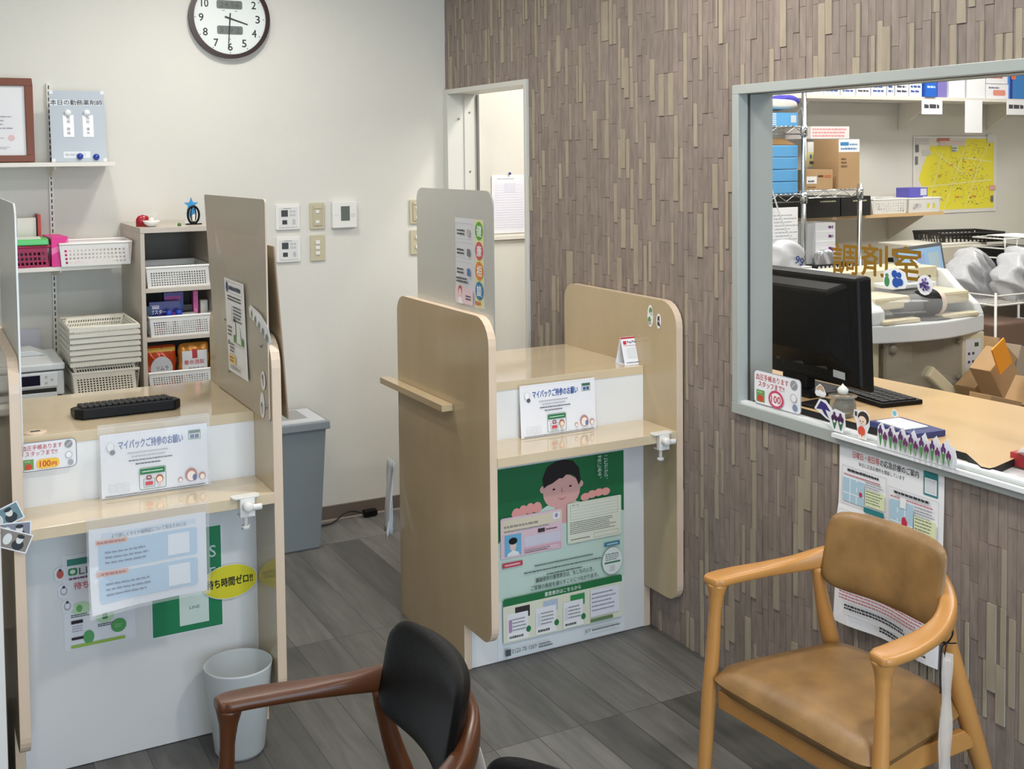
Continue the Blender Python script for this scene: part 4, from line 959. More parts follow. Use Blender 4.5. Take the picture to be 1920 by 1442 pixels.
# calendar beyond the door
s = Sheet(.195, .285, M_lam); s.rect(.012, .02, .17, .235, (232, 232, 242)).lines(.03, .262, .10, .008, 1, (170, 170, 186), 3, .5)
for k in range(18): s.rect(.018, .028+k*.0122, .158, .0012, (204, 206, 224), up=0 if k else 1)
s.rect(.07, .20, .06, .045, (218, 220, 234))
s.build('schedule_sheet', (.240, -.004, 1.275), 0, 'white schedule sheet pinned to the wall beyond the door', 'schedule')
b = MB(); b.lathe([(0, .008), (.006, .006), (.006, 0)], flat((36, 60, 150)), n=12)
for v in b.v: v.x, v.y, v.z = .338+v.x, -.006-v.z, 1.567+v.y
tag(b.build('push_pin'), 'blue push pin above the schedule sheet', 'pin')
tag(MB().box((.2, -.016, 1.245), (.47, 0, 1.262), M_shelfw).build('wall_rail'), 'thin white rail under the schedule sheet', 'rail')
# white machine standing left of the left counter
t = thing('kiosk', 'white upright kiosk at the left edge beside the left counter', 'kiosk', (-2.30, -1.95, 0))
b = MB(); b.prism([(-.20, 0), (.215, 0), (.215, .99), (.20, 1.06), (-.20, 1.06)], 'y', .55, 0, M_white); b.build('cabinet', t, bevel=.006)
b = MB(); b.box((-.18, -.003, .62), (.20, 0, .64), flat((150, 154, 156))); b.box((-.18, -.003, .05), (.19, 0, .60), M_paper); b.build('front_door', t)

# ================================================================== CHAIRS
def make_chair(label, wood, seatm, loc, rz, pad_label=None):
    "local: sitter faces -x, origin on the floor under the seat"
    t = thing('armchair', label, 'armchair', loc, rz)
    HA = .625
    for s in (1, -1):
        # arm: flat paddle at the front, curving round into the back rail
        P = [(-.168, .250*s, HA), (-.148, .252*s, HA), (-.085, .250*s, HA), (.0, .238*s, HA), (.075, .218*s, HA+.004), (.135, .188*s, HA+.016), (.178, .145*s, HA+.032), (.205, .09*s, HA+.044), (.215, .0, HA+.050)]
        S = [(.022, .011), (.031, .012), (.032, .012), (.027, .013), (.022, .017), (.020, .024), (.015, .030), (.013, .032), (.013, .032)]
        b = MB(); b.sweep(catmull(P, 7), crv(S, 7), wood, n=20, p=3.6)
        b.build('arm', t)
        # front leg with a flared top
        F = [(-.195, .261*s, 0), (-.180, .259*s, .18), (-.168, .257*s, .34), (-.158, .254*s, .46), (-.153, .252*s, .545), (-.150, .251*s, .585), (-.148, .250*s, .617)]
        R = [.0125, .0165, .0185, .0165, .0145, .018, .026]
        b = MB(); b.tube(catmull(F, 5), [q[0] for q in crv([(r,) for r in R], 5)], wood, n=16, up=(1, 0, 0)); b.build('leg', t)
        # rear leg raked backwards
        F = [(.345, .20*s, 0), (.285, .198*s, .16), (.220, .196*s, .32), (.172, .194*s, .45), (.140, .190*s, .56), (.130, .188*s, .622)]
        R = [.013, .018, .023, .022, .016, .018]
        b = MB(); b.tube(catmull(F, 5), [q[0] for q in crv([(r,) for r in R], 5)], wood, n=16, up=(1, 0, 0)); b.build('leg', t)
    # seat
    def shp(x, z):   # x = across, z = front-back (front = -)
        k = 1-.24*((z+.19)/.38); return (x*k, z)
    b = MB(); M = Matrix.Translation((.010, 0, .395)) @ Matrix(((0, 0, 1, 0), (1, 0, 0, 0), (0, 1, 0, 0), (0, 0, 0, 1)))
    b.cushion(.505, .395, .074, seatm, p=9, n=30, q=9, shape=shp, bend=lambda P: (P.x, P.y+.010*(1-(P.x/.24)**2)*(1 if P.y > 0 else 0)-(.014*max(0, (-P.z-.15)/.04) if P.y > 0 else 0)-.02*(P.z+.19)*.5, P.z), M=M)
    b.build('seat', t)
    b = MB()
    for s in (1, -1): b.prism([(-.15, .375), (.17, .362), (.20, .335), (.20, .315), (-.15, .322)], 'y', .19*s, .208*s, wood)
    b.box((-.160, -.235, .318), (-.140, .235, .362), wood).box((.15, -.18, .31), (.17, .18, .36), wood); b.build('seat_rail', t, bevel=.003)
    # backrest pad: rounded rectangle, wrapped round the rail and leaning back
    def bend(P):
        a = P.x/.40; r = .40; y = P.y
        X = .178+(-(1-math.cos(a))*r)*1.0-y*math.cos(a)+P.z*.20; Y = (r*math.sin(a))+y*math.sin(a)
        return (X, Y, P.z+.674)
    b = MB(); b.cushion(.360, .190, .050, seatm, p=6, n=30, q=6, bend=bend); b.build('backrest', t)
    return t
make_chair('tan vinyl armchair in honey wood against the stone wall', M_oak, M_tan, (-.40, -2.99, 0), math.radians(3.5))
make_chair('black leather armchair in dark walnut at the bottom of the view', M_walnut, M_bleather, (-1.615, -3.045, 0), math.radians(-3))
make_chair('second black armchair, only its back pad showing at the bottom edge', M_walnut, M_bleather, (-1.625, -3.62, 0), math.radians(15))
def strip(pts, label, bow):
    "hanging plastic strip through four corner points: top left, top right, bottom right, bottom left"
    b = MB(); vs = []; fs = []; n = 14
    for i in range(n+1):
        t_ = i/n
        for j in range(5):
            u = j/4; p = (pts[0]*(1-u)+pts[1]*u)*(1-t_)+(pts[3]*(1-u)+pts[2]*u)*t_
            vs.append(p+Vector((0, 1, 0))*(bow*math.sin(u*math.pi)+.003*math.sin(i*.9+j)))
    for i in range(n):
        for j in range(4): a = i*5+j; fs.append((a, a+1, a+6, a+5))
    b.add(vs, fs, M_strap, True); return tag(b.build('plastic_strip', solid=.002), label, 'plastic strip')
yS = -3.235
strip([at(1770, 1228, y=yS), at(1786, 1226, y=yS), at(1783, 1470, y=yS), at(1757, 1480, y=yS)], 'cloudy plastic strip hanging from the tan chair arm', .01)
strip([at(850, 1330, x=-1.375), at(874, 1315, x=-1.375), at(928, 1500, x=-1.36), at(855, 1500, x=-1.39)], 'clear plastic strip hanging at the right of the black chair', .008)
b = MB(); C_ = [at(1757, 1168, y=-3.20), at(1782, 1175, y=-3.205), at(1786, 1190, y=-3.21), at(1775, 1206, y=-3.215), at(1766, 1204, y=-3.21)]
b.tube(catmull([tuple(q) for q in C_], 6), .0022, M_blackm, n=6)
b.tube(catmull([tuple(at(x, y, y=-3.232)) for x, y in ((1775, 1206), (1766, 1215), (1763, 1250), (1763, 1300))], 6), .0016, M_blackm, n=6)
b.tube(catmull([tuple(at(x, y, y=-3.225)) for x, y in ((1775, 1206), (1772, 1222), (1770, 1232))], 5), .0016, M_blackm, n=6)
b.tube(catmull([tuple(at(x, y, y=-3.225)) for x, y in ((1765, 1202), (1778, 1206), (1793, 1206))], 5), .0016, M_blackm, n=6)
tag(b.build('tie_string'), 'thin black string knotted round the tan chair arm', 'string')

# ================================================================== BELOW / AROUND THE WINDOW
TEAL = (44, 128, 132)
W, H = .358, .512
s = Sheet(W, H, M_paper)
s.text('日曜日・祝日等', .050, .462, .095, .018, (206, 60, 70), off=.01).text('の応急診療のご案内', .148, .462, .130, .018, (44, 46, 50), off=.01).text('休日に応急診療所を開設しています', .072, .444, .16, .011, (60, 62, 66))
s.rect(.294, .425, .046, .062, TEAL, .003).rect(.298, .430, .038, .040, (236, 238, 240)).rect(.301, .433, .032, .034, (216, 220, 222))
def cell(x, z, w, h, k):
    s.ring(x, z, w, h, .0008, (170, 176, 186)); s.lines(x+.02, z+h-.014, w-.04, .009, 1, (56, 58, 64), 4+k, .75, .1); s.lines(x+.008, z+h-.026, w-.02, .007, 1, (190, 110, 120), 6+k, .5, .2)
    s.rect(x+.006, z+.008, w*.48, h-.040, (176, 208, 226))
    for q in (.15, .3): s.rect(x+.006+w*q, z+.008, .003, h-.040, (236, 242, 246), up=0)
    s.rect(x+.006, z+.03, w*.48, .003, (236, 242, 246)).lines(x+w*.54, z+h*.52, w*.40, h*.24, 4, (150, 154, 164), 8+k, .4)
    s.rect(x+w*.54, z+.014, w*.42, h*.42, (226, 234, 190)).lines(x+w*.56, z+.020, w*.36, h*.36, 5, (130, 140, 120), 9+k, .4)
cell(.012, .330, .160, .105, 1); s.rect(.095, .325, .070, .014, TEAL, .003); s.poly([(.078, .362), (.088, .362), (.088, .374), (.078, .374)], (200, 50, 80))
cell(.180, .300, .166, .118, 2); s.poly([(.228, .326), (.246, .323), (.247, .340), (.238, .352), (.229, .346)], (204, 44, 72)); s.rect(.222, .372, .02, .028, (240, 242, 244))
cell(.010, .190, .160, .125, 3); s.poly([(.022, .262), (.03, .262), (.03, .278), (.022, .278)], (204, 44, 72)); cell(.178, .150, .166, .135, 4); s.rect(.27, .150, .070, .013, TEAL, .003); cell(.008, .112, .162, .07, 5)
s.lines(.03, .072, .29, .034, 4, (190, 110, 120), 31, .45, .1).lines(.05, .048, .22, .016, 2, (56, 58, 64), 33, .7, .15).lines(.16, .02, .18, .016, 2, (56, 58, 64), 35, .7, .1)
s.build('clinic_poster', (-.0035, -2.583, .358), RX, 'large white clinic notice hanging under the window behind the tan chair', 'poster',
        warp=lambda x, z: .002+.012*max(0, 1-z/.45)**1.5*(1+math.sin(x*22+1))+.010*math.exp(-((z-.27)/.03)**2)*max(0, 1-x/.2), step=.025)
b = MB(); b.box((-.0285, -2.575, .868), (-.0165, -4.25, .879), flat((236, 238, 240), .3)); tag(b.build('poster_rail'), 'white rail along the window sill holding the clinic notice', 'rail')

# cut-out stickers along the window
IRISP = (92, 52, 110); LEAF = (84, 140, 84)
def cut(name, pts, loc, label, cat, fn, group=None):
    s = Sheet(.01, .01, M_lam, outline=pts); fn(s); return s.build(name, loc, RX, label, cat, group)
n = 7; out = [(.0, .0), (.255, .0), (.258, .02), (.25, .044)]
for i in range(n-1, -1, -1): out += [(.004+.0355*i+.024, .040), (.004+.0355*i+.014, .056), (.004+.0355*i, .044)]
def f_iris(s):
    for i in range(n):
        x = .013+.0355*i
        for (dx, h, c) in ((0, 1, IRISP), (.0165, .72, (112, 54, 104))):
            X = x+dx; s.poly([(X-.0008, .004), (X-.007, .030*h), (X, .026*h), (X+.007, .030*h), (X+.001, .004)], LEAF if dx == 0 else (120, 160, 124)); s.ell(X-.004, .034*h, .004, .006, c, 10).ell(X+.004, .034*h, .004, .006, c, 10).ell(X, .042*h, .0035, .006, c, 10)
f_i0 = f_iris
def f_iris(s):
    f_i0(s)
    for v in s.mb.v: v.z *= 1.25
s_o = cut('iris_strip', out, (-.030, -2.742, .879), 'long white cut-out strip printed with purple irises on the sill', 'sticker', f_iris)
def f_sw(s): s.poly([(.008, .026), (.026, .052), (.046, .046), (.066, .026), (.044, .030), (.058, .006), (.040, .016), (.03, .028)], (56, 48, 116))
cut('flower_cutout', [(.0, .026), (.02, .056), (.045, .056), (.07, .036), (.078, .014), (.066, .0), (.045, .006), (.02, .018)], (-.018, -2.497, .906), 'white cut-out of a dark blue flower stem at the window corner', 'sticker', f_sw)
def f_ir2(s):
    for X in (.018, .042): s.poly([(X-.001, .006), (X-.010, .030), (X, .022), (X+.010, .030), (X+.002, .006)], (60, 110, 70)).ell(X-.006, .036, .006, .008, (70, 34, 76), 12).ell(X+.006, .036, .006, .008, (70, 34, 76), 12).ell(X, .046, .005, .008, (90, 44, 96), 12)
cut('iris_cutout', [(.0, .012), (.0, .05), (.02, .062), (.056, .056), (.060, .02), (.05, .0), (.015, .0)], (-.020, -2.560, .884), 'rounded white cut-out of two dark irises on the sill', 'sticker', f_ir2)
def f_girl(s):
    s.ell(.036, .058, .020, .018, (66, 50, 44)).ell(.032, .050, .015, .013, (250, 226, 206)).ell(.030, .022, .013, .014, (226, 92, 62)).ell(.026, .006, .004, .006, (248, 222, 204), 10).ell(.037, .006, .004, .006, (248, 222, 204), 10).rect(.006, .060, .008, .012, (70, 70, 72)).ell(.026, .049, .0016, .0022, (60, 40, 40), 8).ell(.036, .049, .0016, .0022, (60, 40, 40), 8).ell(.031, .0435, .0026, .0012, (206, 84, 80), 8)
cut('girl_cutout', [(.010, .044), (.0, .058), (.002, .076), (.02, .076), (.04, .080), (.058, .068), (.058, .04), (.05, .022), (.046, .0), (.018, .0), (.014, .022)], (-.018, -2.647, .882), 'white cut-out of a drawn child in a red dress on the sill', 'sticker', f_girl)
def f_bow(s):
    for r, c in ((.016, (196, 140, 110)), (.0125, (206, 180, 130)), (.009, (150, 160, 160))): s.ell(.022, .014, r, r*1.1, c, 20, a0=0, a1=180)
    s.ell(.012, .010, .007, .007, (240, 240, 240)).ell(.022, .012, .007, .008, (240, 240, 240)).ell(.033, .010, .007, .007, (240, 240, 240))
cut('rainbow_sticker', [(.0, .008), (.006, .026), (.02, .036), (.034, .028), (.045, .010), (.038, .0), (.006, .0)], (.0205, -2.458, .957), 'small rainbow sticker on the window glass', 'sticker', f_bow)
def f_blue(s):
    s.ell(.014, .018, .009, .014, (70, 140, 84)).ell(.014, .034, .006, .006, (90, 150, 96))
    for (x, z, r) in ((.040, .040, .010), (.056, .038, .008), (.046, .018, .013), (.060, .020, .010)): s.ell(x, z, r, r, (34, 84, 170), 14)
cut('hydrangea_sticker', [(.0, .02), (.004, .044), (.02, .052), (.05, .056), (.076, .046), (.084, .02), (.075, .004), (.03, .0), (.006, .006)], (.0205, -2.712, 1.292), 'sticker with a green figure and blue flowers on the glass', 'sticker', f_blue)
def f_pur(s):
    rr = random.Random(4)
    for i in range(26):
        a, q = rr.random()*6.28, rr.random()**.5; s.ell(.024+.016*q*math.cos(a), .026+.015*q*math.sin(a), .0035, .0035, ((84, 60, 130), (110, 90, 160), (70, 50, 110))[i % 3], 8)
cut('violet_sticker', [(.024+.025*math.cos(a*.5236), .024+.026*math.sin(a*.5236)) for a in range(12)], (.0205, -2.828, 1.288), 'round sticker of a violet hydrangea on the glass', 'sticker', f_pur)
cut('bird_outline', [(.0, .012), (.006, .022), (.016, .018), (.022, .008), (.012, .0), (.002, .002)], (.0205, -2.745, .952), 'tiny turquoise bird sticker on the window glass', 'sticker', lambda s: s.ell(.010, .011, .007, .007, (120, 196, 206), 12))

# ================================================================== DISPENSING ROOM
# desk under the window
t = thing('desk', 'pale wood desk with a black edge behind the window', 'desk', (.4, -2.5, 0))
DZK = .892
pA, pB, pC = at(1812, 850, z=DZK), at(1855, 878, z=DZK), at(1897, 862, z=DZK)
poly = [(.127, -.55), (.127, -2.17), (max(.04, pA.x), -2.17), (pA.x, pA.y), (pB.x-.004, pB.y+.02), (pB.x, pB.y), (pB.x+.02, pB.y), (pC.x, pC.y), (.66, pC.y+(pC.y-pB.y)/(pC.x-pB.x)*(.66-pC.x)), (.64, -2.6), (.60, -2.05), (.60, -.55)]
poly = [(x-.4, y+2.5) for x, y in poly]
MB().prism(poly, 'z', .8735, DZK, M_desk, M_blackm).build('desktop', t)
MB().box((-.26, -.25, .0), (.18, 1.9, .02), M_cab).box((-.26, 1.86, 0), (.18, 1.9, .872), M_cab).box((-.26, -.3, 0), (.18, -.28, .872), M_cab).box((.16, -.28, .02), (.18, 1.86, .82), M_cab).build('base', t)
t2 = thing('counter_shelf', 'white sill counter carrying the red box at the right edge', 'counter', (.2, -3.3, 0))
MB().box((-.073, -.9, .855), (.4, .235, .872), M_white).build('top', t2); MB().box((-.07, -.9, 0), (.3, -.88, .854), M_white).box((-.07, .15, 0), (.3, .17, .854), M_white).build('leg_panel', t2)
t = thing('card_box', 'red box topped with a clear wrapped item on the white sill', 'box', (.155, -3.075, .8725))
MB().box((-.02, -.10, 0), (.16, .055, .034), flat((176, 52, 58))).build('box', t, bevel=.001)
b = MB(); b.cushion(.20, .14, .02, M_bag, n=12, bend=lambda P: (P.x+.06, P.z-.03, P.y+.044+.006*math.sin(P.x*50+P.z*40))); b.build('wrapped_item', t)

# monitor, its back to the window
t = thing('monitor', 'big black computer monitor seen from behind, just inside the window', 'monitor', (.24, -2.165, .8925), 0)
MT = Matrix.Translation((0, 0, .22)) @ Matrix.Rotation(math.radians(4), 4, 'Y')
b = MB()
b.add([MT @ Vector(v) for v in [(-.0, .245, .16), (-.0, -.222, .16), (-.0, -.262, -.17), (-.0, .245, -.17), (.05, .245, .17), (.05, -.236, .17), (.05, -.276, -.18), (.05, .245, -.18)]], [(0, 1, 2, 3), (4, 7, 6, 5), (0, 4, 5, 1), (1, 5, 6, 2), (2, 6, 7, 3), (3, 7, 4, 0)], M_black)
b.build('casing', t, bevel=.010)
b = MB(); b.add([MT @ Vector(v) for v in [(-.032, .20, .11), (-.032, -.13, .11), (-.032, -.16, -.08), (-.032, .20, -.08), (.0, .24, .14), (.0, -.185, .14), (.0, -.225, -.13), (.0, .24, -.13)]], [(0, 1, 2, 3), (0, 4, 5, 1), (1, 5, 6, 2), (2, 6, 7, 3), (3, 7, 4, 0)], M_black); b.build('rear_bulge', t, bevel=.010)
b = MB()
for (y0, y1) in ((.13, .09), (.07, -.02), (-.03, -.125)): b.add([MT @ Vector(v) for v in [(-.0335+.032*.55, y0, -.098), (-.0335+.032*.55, y1, -.101), (-.0335+.032*1.0, y1, -.130), (-.0335+.032*1.0, y0, -.126)]], [(0, 1, 2, 3)], flat((62, 64, 66)))
b.add([MT @ Vector(v) for v in [(-.003, -.150, -.125), (-.003, -.20, -.128), (-.003, -.203, -.150), (-.003, -.152, -.147)]], [(0, 1, 2, 3)], flat((170, 178, 176))); b.build('rating_labels', t)
b = MB(); b.box((-.06, -.10, .0), (.12, .14, .012), M_black).box((-.01, -.03, .012), (.03, .08, .10), M_black); b.build('stand', t, bevel=.004)
t = thing('keyboard', 'flat black keyboard lying right of the monitor foot', 'keyboard', (.335, -2.37, .8925), math.radians(-8))
MB().box((-.05, -.11, 0), (.10, .13, .014), M_black).build('body', t, bevel=.003)
b = MB()
for r in range(4):
    for c in range(10): b.box((-.04+r*.032, -.10+c*.0225, .0142), (-.013+r*.032, -.082+c*.0225, .018), M_blackm)
b.build('keys', t)
# jar, documents on the desk
jp = at(1580, 780, z=.893)
t = thing('glass_jar', 'small glass jar with a white peaked knob behind the sill', 'jar', (jp.x, jp.y, .8925))
b = MB(); b.lathe([(0, .0), (.03, .0), (.038, .02), (.036, .045), (.028, .058)], M_smoke, n=24); b.build('jar', t)
b = MB(); b.lathe([(.040, .058), (.041, .061), (.0, .063), (.0, .058)], M_smoke, n=24); b.build('lid', t)
b = MB(); b.lathe([(0, .096), (.004, .090), (.011, .084), (.016, .078), (.014, .066), (0, .064)], M_white, n=16); b.build('knob', t)
tag(MB().box((0, 0, 0), (.11, .17, .016), flat((52, 62, 118))).build('blue_folder', loc=(.058, -2.785, .8928), rotz=math.radians(-5), bevel=.001), 'dark blue folder lying on the desk behind the sill', 'folder')
tag(MB().box((0, 0, 0), (.08, .11, .003), M_paper).build('paper_sheet', loc=(.070, -2.745, .9095), rotz=math.radians(-5)), 'white paper on the blue folder', 'paper')
tag(MB().box((0, 0, 0), (.12, .12, .008), M_black).build('black_case', loc=(.10, -2.43, .8925), rotz=math.radians(6), bevel=.002), 'flat black case lying on the desk under the monitor', 'case')

# metro racks
def truss(b, x0, x1, y, z):
    b.tube([(x0, y, z), (x1, y, z)], .0032, M_chrome, n=6); b.tube([(x0, y, z-.035), (x1, y, z-.035)], .0032, M_chrome, n=6)
    n = max(2, int((x1-x0)/.055)); pts = [(x0+(x1-x0)*i/n, y, z-.032*(i % 2)) for i in range(n+1)]; b.tube(pts, .0025, M_chrome, n=5, up=(0, 1, 0))
def rack(x0, x1, y0, y1, zs, H, label, px=0):
    t = thing('wire_rack', label, 'wire rack', (x0, y0, 0))
    for (x, y) in ((x0, y0), (x1, y0), (x0, y1), (x1, y1))[(1 if px else 0)::(2 if px else 1)]:
        b = MB(); b.tube([(x-x0, y-y0, 0), (x-x0, y-y0, H)], .0127, M_chrome, n=12)
        for z in zs: b.tube([(x-x0, y-y0, z-.045), (x-x0, y-y0, z+.01)], .018, M_chrome, n=12)
        b.build('post', t)
    for z in zs:
        b = MB(); truss(b, 0, x1-x0, 0, z); truss(b, 0, x1-x0, y1-y0, z)
        k = 0.03
        while k < x1-x0: b.tube([(k, 0, z+.003), (k, y1-y0, z+.003)], .002, M_chrome, n=4); k += .03
        b.tube([(0, 0, z), (0, y1-y0, z)], .0032, M_chrome, n=6); b.tube([(x1-x0, 0, z), (x1-x0, y1-y0, z)], .0032, M_chrome, n=6); b.build('wire_shelf', t)
    return t
YA = -.62
xa1 = at(1507, 350, y=YA).x; zA1 = at(1465, 238, y=YA).z; zA2 = at(1465, 366, y=YA).z
rack(xa1-.62, xa1, YA, -.06, (zA1, zA2, .95, .30), 2.1, 'chrome wire rack with blue paper packs, seen at the window left')
BL = mat('blue_wrap', (96, 164, 214), .3, noise=.04, nscale=8); 
def bx(name, label, cat, px0, py0, px1, py1, y, d, m, group=None, ex=None, bevel=.001, rz=0, z=None):
    "box standing at depth y whose front spans the given corners"
    a, c = at(px0, py1, y=y), at(px1, py1, y=y); top = at((px0+px1)/2, py0, y=y).z
    zb = (a.z+c.z)/2 if z is None else z; w = c.x-a.x; h = top-zb
    t = thing(name, label, cat, (a.x, y, zb), rz, group); MB().box((0, 0, 0), (w, d, h), m).build('body', t, bevel=bevel)
    if ex:
        s = Sheet(w, h, m); ex(s, w, h); s.build('print', (0, -.0008, 0), parent=t)
    return t
def stripes(s, w, h):
    for k in range(6): s.rect(.0, h*(.06+.16*k), w*.52, h*.07, (226, 236, 242), up=0 if k else 1)
zsh = zA2+.006; hp = (at(1460, 272, y=YA+.01).z-zsh)/4
xb0 = at(1418, 320, y=YA+.01).x; xb1 = at(1497, 320, y=YA+.01).x
for i in range(4):
    t = thing('paper_pack', ('blue wrapped paper pack, bottom of the stack of four', 'blue wrapped paper pack, second from the bottom', 'blue wrapped paper pack, third from the bottom', 'blue wrapped paper pack, top of the stack of four')[i], 'paper pack', (xb0, YA+.012, zsh+i*hp), 0, 'blue paper packs on the wire rack')
    MB().box((0, 0, 0), (xb1-xb0, .26, hp-.002), BL).build('wrapper', t, bevel=.004)
    s = Sheet(.09, hp, BL)
    for k in range(4): s.rect(.0, hp*(.1+.22*k), .085, hp*.09, (214, 232, 242), up=0 if k else 1)
    s.build('stripes', (0, -.001, 0), parent=t)
bx('paper_pack', 'light blue and white striped pack on the upper rack shelf', 'paper pack', 1410, 211, 1496, 233, YA+.01, .26, BL, None, lambda s, w, h: (stripes(s, w, h), s.rect(w*.84, h*.25, w*.12, h*.55, (200, 206, 210))), z=zA1+.006)
b = MB(); b.cushion(.27, .05, .16, mat('violet_cloth', (66, 60, 168), .6), n=14, p=3, bend=lambda P: (P.x+.03*P.z, P.y, P.z+.008*math.sin(P.x*30)))
p = at(1450, 190, y=YA+.12); tag(b.build('violet_pouch', loc=tuple(p)), 'violet blue pouch on top of the rack papers', 'pouch')
b = MB(); b.cushion(.30, .06, .2, flat((214, 210, 200)), n=14, p=3); p = at(1438, 206, y=YA+.13); tag(b.build('white_pouch', loc=(p.x, p.y, zA1+.115)), 'off-white pouch under the violet one on the rack', 'pouch')
p = at(1450, 266, y=YA+.1); tag(MB().prism([(-.16, 0), (.10, 0), (.02, .03), (-.12, .035)], 'y', 0, .2, flat((214, 160, 100))).build('brown_envelope', loc=(p.x, YA+.05, zsh+4*hp+.002)), 'orange brown envelope on the blue paper packs', 'envelope')
# hanging sheet board, carrier bag on the rack
p0, p1 = at(1420, 515, y=YA-.03), at(1496, 388, y=YA-.03)
s = Sheet(p1.x-p0.x, p1.z-p0.z, M_paper); s.lines(.04, .02, .22, p1.z-p0.z-.05, 16, (176, 180, 184), 5, .35, .3)
s.build('document_sheet', (p0.x, YA-.03, p0.z), 0, 'printed sheet hanging from the wire rack behind the carrier bag', 'sheet')
p = at(1470, 480, y=YA-.10); t = thing('carrier_bag', 'white carrier bag with blue print hanging from the wire rack', 'carrier bag', tuple(p))
b = MB(); b.cushion(.19, .20, .10, M_bag, n=18, p=2.6, bend=lambda P: (P.x+.25*(P.z)*(-1 if P.z < 0 else .3)+.01*math.sin(P.z*50), P.y+.008*math.sin(P.x*40+P.z*30), P.z-.02+.25*P.x*(P.z < 0))); b.build('bag', t)
b = MB(); b.tube(catmull([(-.06, 0, .06), (-.045, .03, .20), (-.04, .05, .34)], 6), .004, M_bag, n=6); b.tube(catmull([(.06, 0, .05), (.0, .03, .20), (-.04, .05, .34)], 6), .004, M_bag, n=6); b.build('handles', t)
s = Sheet(.001, .001); s.mb = MB(); s.text('99', -.0, -.02, .055, .04, (50, 80, 150), off=.02, rot=-.4); s.build('print', (.01, -.06, -.01), parent=t)

# second lower rack
YB = -.62
xb = at(1612, 400, y=YB).x; zB1 = at(1560, 357, y=YB).z; zB2 = at(1560, 528, y=YB).z
xl_ = at(1513, 400, y=YB).x
rack(xa1+.03, xb, YB, -.15, (zB1, zB2), zB1+.03, 'lower chrome wire rack holding cardboard boxes, behind the lettering', 1)
CB = M_card
def lab1(s, w, h): s.rect(w*.02, h*.30, w*.38, h*.36, (238, 238, 236)).lines(w*.08, h*.36, w*.24, h*.12, 1, (80, 80, 84), 4, .8).rect(w*.44, h*.62, w*.2, h*.10, (90, 60, 44)).rect(w*.68, h*.60, w*.26, h*.12, (196, 112, 76)).lines(w*.05, h*.08, w*.4, h*.1, 1, (130, 100, 70), 6, .6)
bx('cardboard_box', 'small cardboard box with a white label on the lower rack', 'cardboard box', 1511, 318, 1561, 357, YB+.02, .22, CB, None, lab1, z=zB1+.006)
def lab2(s, w, h): s.rect(0, h*.74, w, h*.26, (240, 243, 246)).rect(w*.08, h*.87, w*.40, h*.07, (60, 140, 196)).lines(w*.52, h*.87, w*.4, h*.05, 1, (110, 150, 190), 3, .7).lines(w*.1, h*.78, w*.8, h*.06, 1, (90, 140, 190), 4, .6).lines(w*.12, h*.42, w*.3, h*.22, 3, (120, 96, 70), 6, .5)
bx('cardboard_box', 'tall cardboard box with a white and blue top on the lower rack', 'cardboard box', 1572, 261, 1611, 356, YB+.02, .18, CB, None, lab2, z=zB1+.006)
def lab3(s, w, h): [s.rect(w*(.12+.11*k), h*.55, w*.07, h*.28, ((60, 90, 150), (180, 190, 120), (80, 60, 90))[k % 3], up=0 if k else 1) for k in range(7)]; s.lines(w*.1, h*.12, w*.8, h*.3, 1, (110, 80, 90), 5, .7)
bx('yellow_packet', 'pale yellow packet with small coloured pictures on the rack', 'packet', 1513, 285, 1557, 312, YB+.26, .01, flat((226, 222, 160)), None, lab3)
bx('padded_envelope', 'white padded envelope behind the cardboard boxes', 'envelope', 1515, 266, 1571, 356, YB+.30, .012, flat((226, 226, 226)), None, None, z=zB1+.006)
def lab4(s, w, h): s.lines(w*.04, h*.1, w*.92, h*.8, 3, (222, 160, 160), 7, .6, .1)
bx('flat_carton', 'white carton with pink print high behind the rack', 'carton', 1520, 237, 1592, 260, -.28, .2, flat((234, 226, 224)), None, lab4)
# wall shelves of the dispensing room
def shelf2(z, x0, x1, d, m, label, bxs, t_=.02):
    t = thing('wall_shelf', label, 'shelf', (x0, 0, z)); MB().box((0, -d, -t_), (x1-x0, -.004, 0), m).build('board', t)
    for x in bxs: MB().prism([(-.004, -t_-.0005), (-d*.8, -t_-.0005), (-d*.8, -t_-.012), (-.004, -t_-.16)], 'x', x-x0-.004, x-x0+.004, M_shelfw).build('bracket', t)
ZS = at(1700, 181, y=-.30).z
shelf2(ZS, 1.60, 4.25, .30, M_shelfw, 'long white shelf of stock boxes high in the dispensing room', (2.05, 2.98, 3.75))
ZW = at(1650, 402, y=-.33).z
shelf2(ZW, 1.98, at(1770, 400, y=-.33).x, .33, M_desk, 'wood shelf carrying the black bins and white trays', (2.9,), .018)
# stock boxes on the high shelf
cols = [(1500, 1543, 165), (1545, 1574, 160), (1577, 1603, 158), (1606, 1631, 156), (1634, 1661, 153), (1664, 1676, 152), (1679, 1703, 150), (1705, 1728, 148)]
for i, (x0, x1, y1) in enumerate(cols):
    def lb(s, w, h, i=i): s.lines(w*.1, h*.08, w*.8, h*.6, 5, (60, 90, 160) if i % 3 else (70, 70, 90), 30+i, .5, .15)
    t = bx('stock_box', '', 'stock box', x0, y1-40, x1, 181, -.29, .24, M_paper, 'white stock boxes with blue print on the high shelf', lb, z=ZS+.0005)
    t['label'] = 'white stock box with %s print, %s on the high shelf' % (('grey', 'blue', 'blue')[i % 3], ('first from the left', 'second from the left', 'third from the left', 'fourth from the left', 'fifth from the left', 'narrow one sixth from the left', 'seventh from the left', 'eighth, next to the blue pouch')[i])
bx('blue_pouch', 'bright blue pouch beside the violet carton on the high shelf', 'pouch', 1736, 130, 1756, 183, -.31, .05, flat((30, 100, 200)), None, lambda s, w, h: s.lines(.01, h*.3, w*.8, .02, 1, (200, 220, 240), 3, .6), z=ZS+.0005)
